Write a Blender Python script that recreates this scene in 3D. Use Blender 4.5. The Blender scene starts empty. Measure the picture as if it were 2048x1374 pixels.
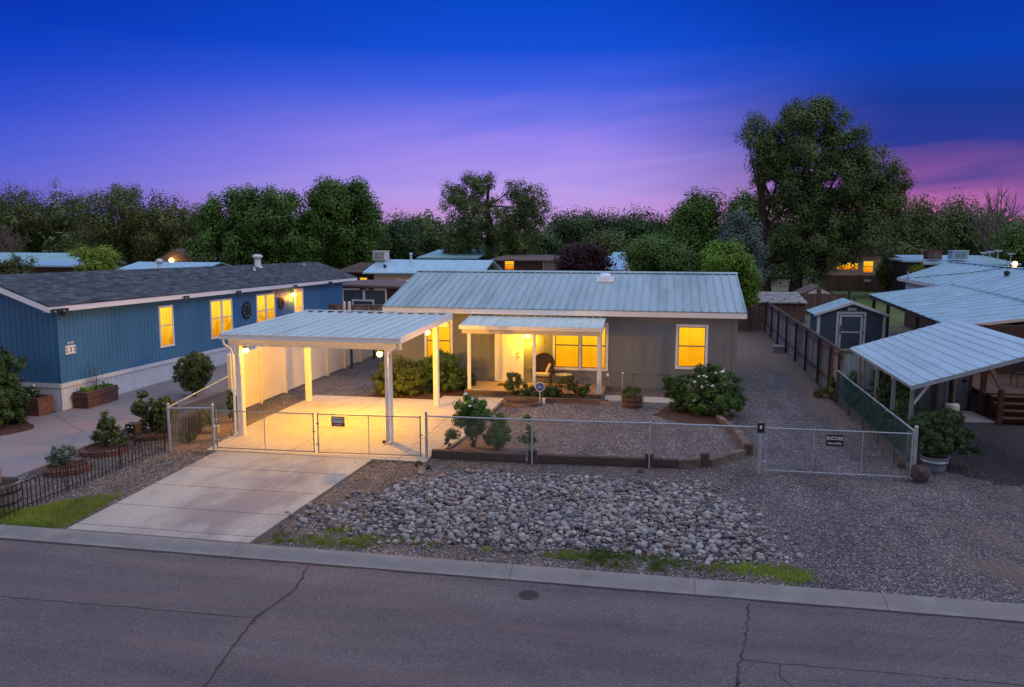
import bpy, math, random
import numpy as np
from mathutils import Vector, Matrix
rad = math.radians
SC = bpy.context.scene
COL = SC.collection
random.seed(7)
RNG = np.random.default_rng(7)

# ------------------------------------------------------------------ camera
CAM_H = 5.7; CAM_YAW = 10.8; CAM_PITCH = 7.76; FPX = 1593.0
cd = bpy.data.cameras.new('camera'); cam = bpy.data.objects.new('camera', cd); COL.objects.link(cam)
cam.location = (0, 0, CAM_H)
cam.rotation_euler = (rad(90 - CAM_PITCH), 0, rad(CAM_YAW))
cd.sensor_width = 36; cd.lens = 36 * FPX / 2048
cd.clip_start = 0.1; cd.clip_end = 3000
SC.camera = cam

# ------------------------------------------------------------------ sky and sun
world = bpy.data.worlds.new("World"); SC.world = world; world.use_nodes = True
SUN_EL = rad(38); SUN_AZ = rad(105)       # azimuth from +Y towards +X

def build_world():
    nt = world.node_tree; nt.nodes.clear(); N = nt.nodes; Lk = nt.links
    def math_(op, a, b=None, clamp=False):
        n = N.new('ShaderNodeMath'); n.operation = op; n.use_clamp = clamp
        for i, v in enumerate((a, b)):
            if v is None: continue
            if isinstance(v, (int, float)): n.inputs[i].default_value = v
            else: Lk.new(v, n.inputs[i])
        return n.outputs[0]
    tc = N.new('ShaderNodeTexCoord'); sep = N.new('ShaderNodeSeparateXYZ'); Lk.new(tc.outputs['Generated'], sep.inputs[0])
    el = math_('ARCSINE', sep.outputs[2])
    az = math_('ARCTAN2', sep.outputs[0], sep.outputs[1])
    # long thin cloud streaks: noise in azimuth and stretched elevation
    cmb = N.new('ShaderNodeCombineXYZ')
    Lk.new(math_('MULTIPLY', az, 2.2), cmb.inputs[0]); Lk.new(math_('ADD', math_('MULTIPLY', el, 16.0), math_('MULTIPLY', az, -1.6)), cmb.inputs[1])
    ns = N.new('ShaderNodeTexNoise'); ns.inputs['Scale'].default_value = 1.6; ns.inputs['Detail'].default_value = 6; ns.inputs['Distortion'].default_value = 0.35
    Lk.new(cmb.outputs[0], ns.inputs['Vector'])
    nz = math_('SUBTRACT', ns.outputs[0], 0.5)
    # streaks fade with height
    fade = math_('SUBTRACT', 1.0, math_('DIVIDE', el, 0.22), True)
    eld = math_('ADD', math_('DIVIDE', el, rad(40)), math_('MULTIPLY', nz, math_('MULTIPLY', fade, 0.20)))
    def ramp(stops):
        r = N.new('ShaderNodeValToRGB'); e = r.color_ramp.elements
        r.color_ramp.interpolation = 'B_SPLINE' if False else 'LINEAR'
        while len(e) > 1: e.remove(e[-1])
        e[0].position = stops[0][0] / 40; e[0].color = (*stops[0][1], 1)
        for p, c in stops[1:]:
            x = e.new(p / 40); x.color = (*c, 1)
        Lk.new(eld, r.inputs[0]); return r.outputs[0]
    def s(r, g, b): return tuple(((v / 255) / 12.92 if v < 11 else ((v / 255 + .055) / 1.055) ** 2.4) for v in (r, g, b))
    top = [(24, s(40, 95, 205)), (40, s(150, 185, 235))]
    centre = ramp([(0, s(200, 152, 214)), (1.5, s(194, 152, 224)), (3.0, s(184, 156, 233)), (6.2, s(152, 134, 236)), (8.2, s(112, 116, 232)), (10.2, s(66, 96, 226)), (12.5, s(18, 78, 212)), (16, s(0, 68, 198))] + top)
    left = ramp([(0, s(112, 98, 198)), (2.5, s(98, 100, 210)), (5, s(68, 90, 212)), (8, s(34, 72, 205)), (11.0, s(0, 58, 192)), (16, s(0, 36, 160))] + top)
    right = ramp([(0, s(205, 110, 160)), (1.9, s(176, 100, 168)), (2.9, s(142, 84, 158)), (4.0, s(102, 72, 150)), (5.4, s(42, 56, 150)), (8.2, s(20, 54, 148)), (11, s(2, 62, 180)), (16, s(0, 44, 160))] + top)
    def mr(a, lo, hi):
        m = N.new('ShaderNodeMapRange'); m.interpolation_type = 'SMOOTHSTEP'
        Lk.new(a, m.inputs[0]); m.inputs[1].default_value = lo; m.inputs[2].default_value = hi; return m.outputs[0]
    azn = math_('ADD', az, math_('MULTIPLY', nz, 0.12))
    def mix(f, a, b):
        m = N.new('ShaderNodeMix'); m.data_type = 'RGBA'; Lk.new(f, m.inputs[0]); Lk.new(a, m.inputs[6]); Lk.new(b, m.inputs[7]); return m.outputs[2]
    # azimuths: left edge of the view about -43 deg, glow about -8 deg, right edge about +21 deg
    c = mix(mr(azn, rad(-48), rad(-12)), left, centre)
    c = mix(mr(azn, rad(-7), rad(15)), c, right)
    # high sky above and behind the street: the bright blue hour dome
    hi = mr(el, rad(20), rad(42))
    zen = N.new('ShaderNodeRGB'); zen.outputs[0].default_value = (0.78, 0.93, 1.26, 1)
    sky = N.new('ShaderNodeTexSky'); sky.sky_type = 'NISHITA'; sky.sun_disc = False
    sky.sun_elevation = SUN_EL; sky.sun_rotation = SUN_AZ
    c = mix(hi, c, zen.outputs[0])
    back = mr(math_('MULTIPLY', sep.outputs[1], -1.0), 0.0, 0.5)
    backc = N.new('ShaderNodeRGB'); backc.outputs[0].default_value = (0.44, 0.43, 0.54, 1)
    c = mix(back, c, backc.outputs[0])
    bg = N.new('ShaderNodeBackground'); bg.inputs[1].default_value = 1.0; Lk.new(c, bg.inputs[0])
    bg2 = N.new('ShaderNodeBackground'); bg2.inputs[1].default_value = 0.001; Lk.new(sky.outputs[0], bg2.inputs[0])
    add = N.new('ShaderNodeAddShader'); Lk.new(bg.outputs[0], add.inputs[0]); Lk.new(bg2.outputs[0], add.inputs[1])
    out = N.new('ShaderNodeOutputWorld'); Lk.new(add.outputs[0], out.inputs[0])
build_world()

sd = bpy.data.lights.new('dusk_sun', 'SUN'); sun = bpy.data.objects.new('dusk_sun', sd); COL.objects.link(sun)
sd.energy = 0.55; sd.angle = rad(30); sd.color = (1.0, 0.86, 0.92)
d = Vector((math.sin(SUN_AZ) * math.cos(SUN_EL), math.cos(SUN_AZ) * math.cos(SUN_EL), math.sin(SUN_EL)))
sun.rotation_euler = d.to_track_quat('Z', 'Y').to_euler()
SC.view_settings.view_transform = 'Standard'; SC.view_settings.look = 'None'
SC.view_settings.exposure = 0.0; SC.view_settings.gamma = 1

# ------------------------------------------------------------------ pixel -> place helpers (2048 px photograph, camera above)
_y = rad(CAM_YAW); _p = rad(CAM_PITCH)
_F = np.array([-math.sin(_y) * math.cos(_p), math.cos(_y) * math.cos(_p), -math.sin(_p)])
_R = np.array([math.cos(_y), math.sin(_y), 0.0]); _U = np.cross(_R, _F)
def _ray(px, py): return _F * FPX + _R * (px - 1024) - _U * (py - 687)
def G(px, py, z=0.0):
    d = _ray(px, py); t = (z - CAM_H) / d[2]; return Vector((d[0] * t, d[1] * t, z))
def Q(px, py, Y):
    d = _ray(px, py); t = Y / d[1]; return Vector((d[0] * t, Y, CAM_H + d[2] * t))

# ------------------------------------------------------------------ mesh builder
class MB:
    def __init__(s): s.v = []; s.f = []; s.sm = []
    def face(s, pts, smooth=False):
        i = len(s.v); s.v += [tuple(p) for p in pts]; s.f.append(tuple(range(i, i + len(pts)))); s.sm.append(smooth)
    def add(s, vs, fs, smooth=False):
        i = len(s.v); s.v += [tuple(p) for p in vs]; s.f += [tuple(a + i for a in f) for f in fs]; s.sm += [smooth] * len(fs)
    def hexa(s, b, t):   # bottom 4 (ccw from above), top 4
        s.add(list(b) + list(t), [(3, 2, 1, 0), (4, 5, 6, 7), (0, 1, 5, 4), (1, 2, 6, 5), (2, 3, 7, 6), (3, 0, 4, 7)])
    def box(s, x0, y0, z0, x1, y1, z1):
        if x0 > x1: x0, x1 = x1, x0
        if y0 > y1: y0, y1 = y1, y0
        if z0 > z1: z0, z1 = z1, z0
        s.hexa([(x0, y0, z0), (x1, y0, z0), (x1, y1, z0), (x0, y1, z0)], [(x0, y0, z1), (x1, y0, z1), (x1, y1, z1), (x0, y1, z1)])
    def fbox(s, P, u0, z0, n0, u1, z1, n1):
        s.hexa([P(u0, z0, n0), P(u1, z0, n0), P(u1, z0, n1), P(u0, z0, n1)], [P(u0, z1, n0), P(u1, z1, n0), P(u1, z1, n1), P(u0, z1, n1)])
    def bar(s, p, q, w, h, up=(0, 0, 1)):
        p = Vector(p); q = Vector(q); d = (q - p).normalized(); up = Vector(up)
        if abs(d.dot(up)) > .98: up = Vector((0, 1, 0))
        a = d.cross(up).normalized() * w / 2; b = a.cross(d).normalized() * h / 2
        s.hexa([p - a - b, p + a - b, p + a + b, p - a + b], [q - a - b, q + a - b, q + a + b, q - a + b])
    def tube(s, p, q, r, n=8, r2=None, cap=True):
        s.path([p, q], [r, r if r2 is None else r2], n, cap)
    def path(s, pts, r, n=6, cap=True):
        pts = [Vector(p) for p in pts]
        if not isinstance(r, (list, tuple)): r = [r] * len(pts)
        vs = []; fs = []; prev = None
        for i, p in enumerate(pts):
            d = (pts[min(i + 1, len(pts) - 1)] - pts[max(i - 1, 0)])
            d = d.normalized() if d.length > 1e-9 else Vector((0, 0, 1))
            if prev is None:
                a = d.cross(Vector((0, 0, 1)) if abs(d.z) < .9 else Vector((1, 0, 0))).normalized()
            else:
                a = (prev - d * prev.dot(d)).normalized()
            prev = a; b = d.cross(a)
            for k in range(n):
                t = 2 * math.pi * k / n; vs.append(p + (a * math.cos(t) + b * math.sin(t)) * r[i])
        for i in range(len(pts) - 1):
            for k in range(n):
                k2 = (k + 1) % n; fs.append((i * n + k, i * n + k2, (i + 1) * n + k2, (i + 1) * n + k))
        s.add(vs, fs, True)
        if cap:
            s.face(vs[:n][::-1]); s.face(vs[-n:])
    def lathe(s, c, prof, n=20, smooth=True, sx=1, sy=1):
        vs = []; fs = []; m = len(prof)
        for (r, z) in prof:
            for k in range(n):
                t = 2 * math.pi * k / n; vs.append((c[0] + r * math.cos(t) * sx, c[1] + r * math.sin(t) * sy, c[2] + z))
        for i in range(m - 1):
            for k in range(n):
                k2 = (k + 1) % n; fs.append((i * n + k, i * n + k2, (i + 1) * n + k2, (i + 1) * n + k))
        s.add(vs, fs, smooth); s.face(vs[:n][::-1]); s.face(vs[-n:])
    def ball(s, c, r, n=12, sc=(1, 1, 1)):
        m = n // 2; prof = [(max(1e-4, r * math.sin(math.pi * i / m)), -r * math.cos(math.pi * i / m) * sc[2]) for i in range(m + 1)]
        s.lathe(c, prof, n, True, sc[0], sc[1])
    def prism(s, poly, z0, z1):
        n = len(poly)
        s.add([(p[0], p[1], z0) for p in poly] + [(p[0], p[1], z1) for p in poly],
              [tuple(range(n))[::-1], tuple(range(n, 2 * n))] + [(i, (i + 1) % n, n + (i + 1) % n, n + i) for i in range(n)])
    def ribbed(s, P0, U, w, V, Nn, pitch, rw, rh, thick=.02, taper=.4, vf=None, start=None):
        """sheet with ribs (rh>0) or grooves (rh<0) running along V"""
        P0 = Vector(P0); U = Vector(U).normalized(); V = Vector(V); Nn = Vector(Nn).normalized()
        prof = [(0, 0)]; u = (pitch / 2 if start is None else start)
        while u + rw / 2 < w - 1e-3:
            if u - rw / 2 > 1e-3:
                prof += [(u - rw / 2, 0), (u - rw / 2 * (1 - taper), rh), (u + rw / 2 * (1 - taper), rh), (u + rw / 2, 0)]
            u += pitch
        prof.append((w, 0))
        f = vf or (lambda u: 1.0)
        top0 = [P0 + U * a + Nn * h for a, h in prof]; top1 = [P0 + U * a + Nn * h + V * f(a) for a, h in prof]
        b0 = [P0 + U * a - Nn * thick for a, h in prof]; b1 = [P0 + U * a - Nn * thick + V * f(a) for a, h in prof]
        n = len(prof); vs = top0 + top1 + b0 + b1; fs = []
        for i in range(n - 1):
            fs += [(i, i + 1, n + i + 1, n + i), (2 * n + i + 1, 2 * n + i, 3 * n + i, 3 * n + i + 1), (i + 1, i, 2 * n + i, 2 * n + i + 1), (n + i, n + i + 1, 3 * n + i + 1, 3 * n + i)]
        fs += [(0, n, 3 * n, 2 * n), (2 * n - 1, n - 1, 3 * n - 1, 4 * n - 1)]
        s.add(vs, fs)
    def build(s, name, mat, parent=None, loc=None, **tags):
        o0 = Vector((0, 0, 0))
        if parent is not None:
            q = parent
            while q is not None: o0 = o0 + Vector(q.location); q = q.parent
        if loc is not None: o0 = Vector(loc)
        me = bpy.data.meshes.new(name)
        me.from_pydata([(v[0] - o0.x, v[1] - o0.y, v[2] - o0.z) for v in s.v], [], s.f)
        me.polygons.foreach_set('use_smooth', s.sm)
        me.update()
        if mat: me.materials.append(mat)
        o = bpy.data.objects.new(name, me); COL.objects.link(o)
        if parent is not None: o.parent = parent
        elif loc is not None: o.location = loc
        tag(o, **tags)
        return o

def tag(o, label=None, cat=None, group=None, kind=None):
    if label: o['label'] = label
    if cat: o['category'] = cat
    if group: o['group'] = group
    if kind: o['kind'] = kind
    return o
def thing(name, label, cat, loc=(0, 0, 0), rotz=0, group=None):
    o = bpy.data.objects.new(name, None); COL.objects.link(o); o.empty_display_size = .2
    o.location = loc; o.rotation_euler = (0, 0, rotz); tag(o, label, cat, group); return o
def copy_tree(o, parent=None):
    kids = list(o.children)
    c = o.copy(); COL.objects.link(c); c.parent = parent
    for k in kids: copy_tree(k, c)
    return c
def frame(O, U, Nn):
    O = Vector(O); U = Vector(U); Nn = Vector(Nn); Z = Vector((0, 0, 1))
    return lambda u, z, n: O + U * u + Z * z + Nn * n

# ------------------------------------------------------------------ materials
def _new(name):
    m = bpy.data.materials.new(name); m.use_nodes = True; nt = m.node_tree; nt.nodes.clear()
    out = nt.nodes.new('ShaderNodeOutputMaterial'); return m, nt, out
def _coords(nt, mode='Object', scale=(1, 1, 1)):
    tc = nt.nodes.new('ShaderNodeTexCoord'); mp = nt.nodes.new('ShaderNodeMapping'); mp.inputs['Scale'].default_value = scale
    nt.links.new(tc.outputs[mode], mp.inputs[0]); return mp.outputs[0]
def _noise(nt, vec, scale, detail=5, rough=.6):
    n = nt.nodes.new('ShaderNodeTexNoise'); n.inputs['Scale'].default_value = scale; n.inputs['Detail'].default_value = detail; n.inputs['Roughness'].default_value = rough
    nt.links.new(vec, n.inputs['Vector']); return n.outputs[0]
def _ramp(nt, fac, stops, interp='LINEAR'):
    r = nt.nodes.new('ShaderNodeValToRGB'); e = r.color_ramp.elements; r.color_ramp.interpolation = interp
    while len(e) > 1: e.remove(e[-1])
    e[0].position = stops[0][0]; e[0].color = (*stops[0][1][:3], 1)
    for p, c in stops[1:]:
        x = e.new(p); x.color = (*c[:3], 1)
    nt.links.new(fac, r.inputs[0]); return r.outputs[0]
def _mix(nt, f, a, b, mode='MIX'):
    m = nt.nodes.new('ShaderNodeMix'); m.data_type = 'RGBA'; m.blend_type = mode
    for i, v in ((0, f), (6, a), (7, b)):
        if hasattr(v, 'links') or hasattr(v, 'is_linked'): nt.links.new(v, m.inputs[i])
        elif i == 0: m.inputs[0].default_value = v
        else: m.inputs[i].default_value = (*v[:3], 1)
    return m.outputs[2]
def _bump(nt, h, strength=.3, dist=.01):
    b = nt.nodes.new('ShaderNodeBump'); b.inputs['Strength'].default_value = strength; b.inputs['Distance'].default_value = dist
    nt.links.new(h, b.inputs['Height']); return b.outputs[0]
def _bsdf(nt, out, col, rough=.6, metal=0, normal=None, spec=.4):
    b = nt.nodes.new('ShaderNodeBsdfPrincipled')
    if hasattr(col, 'is_linked'): nt.links.new(col, b.inputs['Base Color'])
    else: b.inputs['Base Color'].default_value = (*col[:3], 1)
    if hasattr(rough, 'is_linked'): nt.links.new(rough, b.inputs['Roughness'])
    else: b.inputs['Roughness'].default_value = rough
    b.inputs['Metallic'].default_value = metal; b.inputs['Specular IOR Level'].default_value = spec
    if normal is not None: nt.links.new(normal, b.inputs['Normal'])
    nt.links.new(b.outputs[0], out.inputs[0]); return b
def mat(name, col, rough=.65, metal=0, var=.18, scale=3, fine=60, bump=.15, dist=.004, spec=.35, stretch=(1, 1, 1), stain=None, stain_at=.62):
    m, nt, out = _new(name); v = _coords(nt, 'Object', stretch)
    n = _noise(nt, v, scale, 6); f = _noise(nt, v, fine, 4)
    a = tuple(c * (1 - var) for c in col); b = tuple(min(1, c * (1 + var)) for c in col)
    c = _ramp(nt, n, [(.3, a), (.7, b)])
    fr = _ramp(nt, f, [(.3, (1 - var * .7,) * 3), (.7, (1 + var * .7,) * 3)])
    c = _mix(nt, 1.0, c, fr, 'MULTIPLY')
    if stain is not None:
        s = _ramp(nt, _noise(nt, v, scale * .45, 7, .7), [(stain_at - .08, (0, 0, 0)), (stain_at + .06, (1, 1, 1))])
        c = _mix(nt, s, c, stain)
    _bsdf(nt, out, c, rough, metal, _bump(nt, f, bump, dist), spec); return m
def emit(name, col, strength):
    m, nt, out = _new(name); e = nt.nodes.new('ShaderNodeEmission'); e.inputs[0].default_value = (*col, 1); e.inputs[1].default_value = strength
    nt.links.new(e.outputs[0], out.inputs[0]); return m
def gravel(name, cols, cell=28, dark=(.035, .03, .03), patch=None, patch_scale=.25, big=None):
    m, nt, out = _new(name); v = _coords(nt, 'Object')
    d = _noise(nt, v, 9, 3)
    vo = nt.nodes.new('ShaderNodeTexVoronoi'); vo.inputs['Scale'].default_value = cell; nt.links.new(v, vo.inputs['Vector'])
    sep = nt.nodes.new('ShaderNodeSeparateColor'); nt.links.new(vo.outputs['Color'], sep.inputs[0])
    k = len(cols); c = _ramp(nt, sep.outputs[0], [(i / k, cc) for i, cc in enumerate(cols)], 'CONSTANT')
    vo2 = nt.nodes.new('ShaderNodeTexVoronoi'); vo2.inputs['Scale'].default_value = cell * 2.1; nt.links.new(v, vo2.inputs['Vector'])
    sep2 = nt.nodes.new('ShaderNodeSeparateColor'); nt.links.new(vo2.outputs['Color'], sep2.inputs[0])
    c2 = _ramp(nt, sep2.outputs[1], [(i / k, cc) for i, cc in enumerate(cols)], 'CONSTANT')
    c = _mix(nt, sep.outputs[2], c, c2)
    gap = _ramp(nt, vo.outputs['Distance'], [(.25, (1, 1, 1)), (.62, (.35, .33, .33))])
    c = _mix(nt, 1.0, c, gap, 'MULTIPLY')
    large = _ramp(nt, _noise(nt, v, .5, 8, .7), [(.3, (.68, .67, .68)), (.5, (1, 1, 1)), (.72, (1.25, 1.2, 1.18))])
    trk = _ramp(nt, _noise(nt, _coords(nt, 'Object', (1.0, .12, 1)), 1.1, 5, .6), [(.34, (.74, .73, .75)), (.5, (1, 1, 1)), (.66, (1.2, 1.16, 1.13))]); c = _mix(nt, 1.0, c, trk, 'MULTIPLY')
    c = _mix(nt, 1.0, c, large, 'MULTIPLY')
    if patch is not None:
        s = _ramp(nt, _noise(nt, v, patch_scale, 8, .72), [(.52, (0, 0, 0)), (.66, (.8, .8, .8))]); c = _mix(nt, s, c, patch)
    h = _ramp(nt, vo.outputs['Distance'], [(0, (1, 1, 1)), (.6, (0, 0, 0))])
    _bsdf(nt, out, c, .85, 0, _bump(nt, h, .9, .02), .25); return m
def lane_gravel():
    m = gravel('lane_gravel', [(.055, .05, .06), (.40, .38, .42), (.13, .115, .135), (.19, .175, .195), (.095, .085, .10), (.245, .225, .245), (.15, .13, .14), (.33, .31, .34)], 24)
    nt = m.node_tree; b = [n for n in nt.nodes if n.type == 'BSDF_PRINCIPLED'][0]; src = b.inputs['Base Color'].links[0].from_socket; v = _coords(nt, 'Object')
    sx = nt.nodes.new('ShaderNodeSeparateXYZ'); nt.links.new(v, sx.inputs[0]); n1 = _noise(nt, v, .55, 6, .65)
    def mth(op, a, b2):
        q = nt.nodes.new('ShaderNodeMath'); q.operation = op
        for i, w in enumerate((a, b2)):
            if isinstance(w, (int, float)): q.inputs[i].default_value = w
            else: nt.links.new(w, q.inputs[i])
        return q.outputs[0]
    def ss(a, lo, hi):
        r = nt.nodes.new('ShaderNodeMapRange'); r.interpolation_type = 'SMOOTHSTEP'; nt.links.new(a, r.inputs[0]); r.inputs[1].default_value = lo; r.inputs[2].default_value = hi; return r.outputs[0]
    far = ss(mth('ADD', sx.outputs[1], mth('MULTIPLY', n1, 16)), 40, 47); edge = ss(mth('ADD', sx.outputs[0], mth('MULTIPLY', n1, 2.2)), 5.7, 6.6)
    near = ss(sx.outputs[1], 23, 27)
    f = mth('MAXIMUM', far, mth('MULTIPLY', edge, near)); f = mth('MULTIPLY', f, .85)
    c = _mix(nt, f, src, _ramp(nt, _noise(nt, v, 3, 8, .75), [(.3, (.12, .08, .065)), (.7, (.235, .165, .125))])); nt.links.new(c, b.inputs['Base Color']); return m
def leafmat(name, c1, c2, c3=None, trans=.12):
    m, nt, out = _new(name); g = nt.nodes.new('ShaderNodeNewGeometry'); v = _coords(nt, 'Object')
    c3 = c3 or c2; c1 = tuple(.65 * a + .35 * b for a, b in zip(c1, c2)); c3 = tuple(.6 * a + .4 * b for a, b in zip(c3, c2))
    r = _ramp(nt, g.outputs['Random Per Island'], [(0, c1), (.55, c2), (1, c3)])
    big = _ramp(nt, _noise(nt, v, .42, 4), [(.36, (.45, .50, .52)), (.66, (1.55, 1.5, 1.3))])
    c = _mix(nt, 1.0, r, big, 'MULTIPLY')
    d = nt.nodes.new('ShaderNodeBsdfPrincipled'); nt.links.new(c, d.inputs['Base Color']); d.inputs['Roughness'].default_value = .6; d.inputs['Specular IOR Level'].default_value = .25
    t = nt.nodes.new('ShaderNodeBsdfTranslucent'); nt.links.new(c, t.inputs[0])
    mx = nt.nodes.new('ShaderNodeMixShader'); mx.inputs[0].default_value = trans
    nt.links.new(d.outputs[0], mx.inputs[1]); nt.links.new(t.outputs[0], mx.inputs[2]); nt.links.new(mx.outputs[0], out.inputs[0]); return m
def window_mat(name, strength=1.0, blinds=True, top=(1.0, .53, .012), bottom=(.92, .36, .004)):
    """lit room seen through blinds or thin curtains: brighter above, furniture shapes and folds below"""
    m, nt, out = _new(name); v = _coords(nt, 'Object'); tc = nt.nodes.new('ShaderNodeTexCoord'); g = nt.nodes.new('ShaderNodeSeparateXYZ'); nt.links.new(tc.outputs['Generated'], g.inputs[0])
    n = _noise(nt, v, 1.3, 3)
    ad = nt.nodes.new('ShaderNodeMath'); ad.operation = 'ADD'; nt.links.new(g.outputs[2], ad.inputs[0])
    mu = nt.nodes.new('ShaderNodeMath'); mu.operation = 'MULTIPLY_ADD'; nt.links.new(n, mu.inputs[0]); mu.inputs[1].default_value = 1.1; mu.inputs[2].default_value = -.55; nt.links.new(mu.outputs[0], ad.inputs[1])
    c = _ramp(nt, ad.outputs[0], [(.05, bottom), (.45, tuple(.5 * (a + b) for a, b in zip(top, bottom))), (.6, top), (.95, tuple(min(1.3, a * 1.15 + .0) for a in top))])
    fold = _ramp(nt, _noise(nt, _coords(nt, 'Object', (6, 6, .25)), 1.4, 3), [(.35, (.72, .66, .55)), (.55, (1, 1, 1))]); c = _mix(nt, .8 if not blinds else .35, c, _mix(nt, 1.0, c, fold, 'MULTIPLY'))
    lump = _ramp(nt, _noise(nt, _coords(nt, 'Object', (1.6, 1.6, 2.6)), 1.5, 2), [(.55, (1, 1, 1)), (.60, (.62, .5, .35))])
    if not blinds:
        low = _ramp(nt, g.outputs[2], [(.30, (.6, .6, .6)), (.48, (0, 0, 0))]); c = _mix(nt, low, c, _mix(nt, 1.0, c, lump, 'MULTIPLY'))
    if blinds:
        sx = nt.nodes.new('ShaderNodeSeparateXYZ'); nt.links.new(v, sx.inputs[0])
        w = nt.nodes.new('ShaderNodeMath'); w.operation = 'MULTIPLY'; nt.links.new(sx.outputs[2], w.inputs[0]); w.inputs[1].default_value = 17
        fr = nt.nodes.new('ShaderNodeMath'); fr.operation = 'FRACT'; nt.links.new(w.outputs[0], fr.inputs[0])
        s = _ramp(nt, fr.outputs[0], [(0, (.66, .58, .45)), (.2, (.9, .86, .8)), (.35, (1, 1, 1)), (.85, (1, 1, 1)), (1, (.66, .58, .45))])
        c = _mix(nt, 1.0, c, s, 'MULTIPLY')
    e = nt.nodes.new('ShaderNodeEmission'); nt.links.new(c, e.inputs[0]); e.inputs[1].default_value = strength
    gl = nt.nodes.new('ShaderNodeBsdfGlossy'); gl.inputs['Roughness'].default_value = .03; gl.inputs[0].default_value = (.006, .006, .006, 1)
    ad = nt.nodes.new('ShaderNodeAddShader'); nt.links.new(e.outputs[0], ad.inputs[0]); nt.links.new(gl.outputs[0], ad.inputs[1]); nt.links.new(ad.outputs[0], out.inputs[0]); return m
def shingles(name):
    m, nt, out = _new(name); v = _coords(nt, 'Object')
    br = nt.nodes.new('ShaderNodeTexBrick'); nt.links.new(v, br.inputs['Vector'])
    # courses run along Y (the eave), rows up the slope in X
    mp = nt.nodes.new('ShaderNodeMapping'); mp.inputs['Rotation'].default_value = (0, 0, rad(90)); nt.links.new(v, mp.inputs[0]); nt.links.new(mp.outputs[0], br.inputs['Vector'])
    br.inputs['Scale'].default_value = 1; br.inputs['Brick Width'].default_value = .34; br.inputs['Row Height'].default_value = .15; br.inputs['Mortar Size'].default_value = .008; br.inputs['Bias'].default_value = 0
    br.inputs['Color1'].default_value = (.042, .045, .06, 1); br.inputs['Color2'].default_value = (.092, .106, .120, 1); br.inputs['Mortar'].default_value = (.02, .02, .028, 1)
    n = _noise(nt, _coords(nt, 'Object', (2.5, .9, 1)), 1.5, 6); c = _mix(nt, 1.0, br.outputs[0], _ramp(nt, n, [(.3, (.55, .55, .58)), (.7, (1.5, 1.5, 1.5))]), 'MULTIPLY')
    _bsdf(nt, out, c, .9, 0, _bump(nt, br.outputs['Fac'], .4, -.01), .2); return m
def bricks(name, c1, c2, mort, bw=.22, rh=.075):
    m, nt, out = _new(name); tc = nt.nodes.new('ShaderNodeTexCoord')
    g = nt.nodes.new('ShaderNodeSeparateXYZ'); nt.links.new(tc.outputs['Object'], g.inputs[0])
    ad = nt.nodes.new('ShaderNodeMath'); ad.operation = 'ADD'; nt.links.new(g.outputs[0], ad.inputs[0]); nt.links.new(g.outputs[1], ad.inputs[1])
    cb = nt.nodes.new('ShaderNodeCombineXYZ'); nt.links.new(ad.outputs[0], cb.inputs[0]); nt.links.new(g.outputs[2], cb.inputs[1])
    br = nt.nodes.new('ShaderNodeTexBrick'); nt.links.new(cb.outputs[0], br.inputs['Vector']); br.inputs['Scale'].default_value = 1
    br.inputs['Brick Width'].default_value = bw; br.inputs['Row Height'].default_value = rh; br.inputs['Mortar Size'].default_value = .007
    br.inputs['Color1'].default_value = (*c1, 1); br.inputs['Color2'].default_value = (*c2, 1); br.inputs['Mortar'].default_value = (*mort, 1)
    n = _noise(nt, tc.outputs['Object'], 12, 5); c = _mix(nt, 1.0, br.outputs[0], _ramp(nt, n, [(.3, (.7, .7, .7)), (.7, (1.25, 1.25, 1.25))]), 'MULTIPLY')
    _bsdf(nt, out, c, .9, 0, _bump(nt, br.outputs['Fac'], .6, -.008), .2); return m

M = {}
M['asphalt'] = None
def asphalt():
    m, nt, out = _new('asphalt'); v = _coords(nt, 'Object')
    vo = nt.nodes.new('ShaderNodeTexVoronoi'); vo.inputs['Scale'].default_value = 60; nt.links.new(v, vo.inputs['Vector'])
    sep = nt.nodes.new('ShaderNodeSeparateColor'); nt.links.new(vo.outputs['Color'], sep.inputs[0])
    c = _ramp(nt, sep.outputs[0], [(0, (.078, .072, .078)), (.5, (.108, .099, .104)), (.9, (.138, .127, .131)), (.97, (.18, .165, .16))])
    large = _ramp(nt, _noise(nt, _coords(nt, 'Object', (.35, 1, 1)), .8, 8, .7), [(.3, (.72, .70, .76)), (.7, (1.16, 1.08, 1.1))])
    c = _mix(nt, 1.0, c, large, 'MULTIPLY')
    band = _ramp(nt, _noise(nt, _coords(nt, 'Object', (.06, 1.3, 1)), 1.0, 4, .5), [(.35, (.86, .87, .90)), (.62, (1.08, 1.08, 1.07))]); c = _mix(nt, 1.0, c, band, 'MULTIPLY')
    oil = _ramp(nt, _noise(nt, v, 1.7, 6, .75), [(.66, (0, 0, 0)), (.78, (.55, .55, .55))]); c = _mix(nt, oil, c, (.05, .045, .05))
    red = _ramp(nt, _noise(nt, _coords(nt, 'Object', (.25, 1.6, 1)), .9, 6, .7), [(.5, (0, 0, 0)), (.72, (.6, .6, .6))]); c = _mix(nt, red, c, (.15, .10, .105))
    _bsdf(nt, out, c, .85, 0, _bump(nt, _noise(nt, v, 90, 3), .35, .006), .3); return m
M['asphalt'] = asphalt()
M['crack'] = mat('crack_dirt', (.042, .037, .039), .9, scale=9)
M['concrete'] = mat('concrete', (.37, .345, .31), .8, var=.10, scale=1.1, fine=25, bump=.1, stain=(.235, .20, .205), stain_at=.55, stretch=(1, .45, 1))
M['slab'] = mat('slab_concrete', (.44, .40, .36), .8, var=.07, scale=1.3, fine=25, bump=.1, stain=(.36, .31, .28), stain_at=.62)
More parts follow.
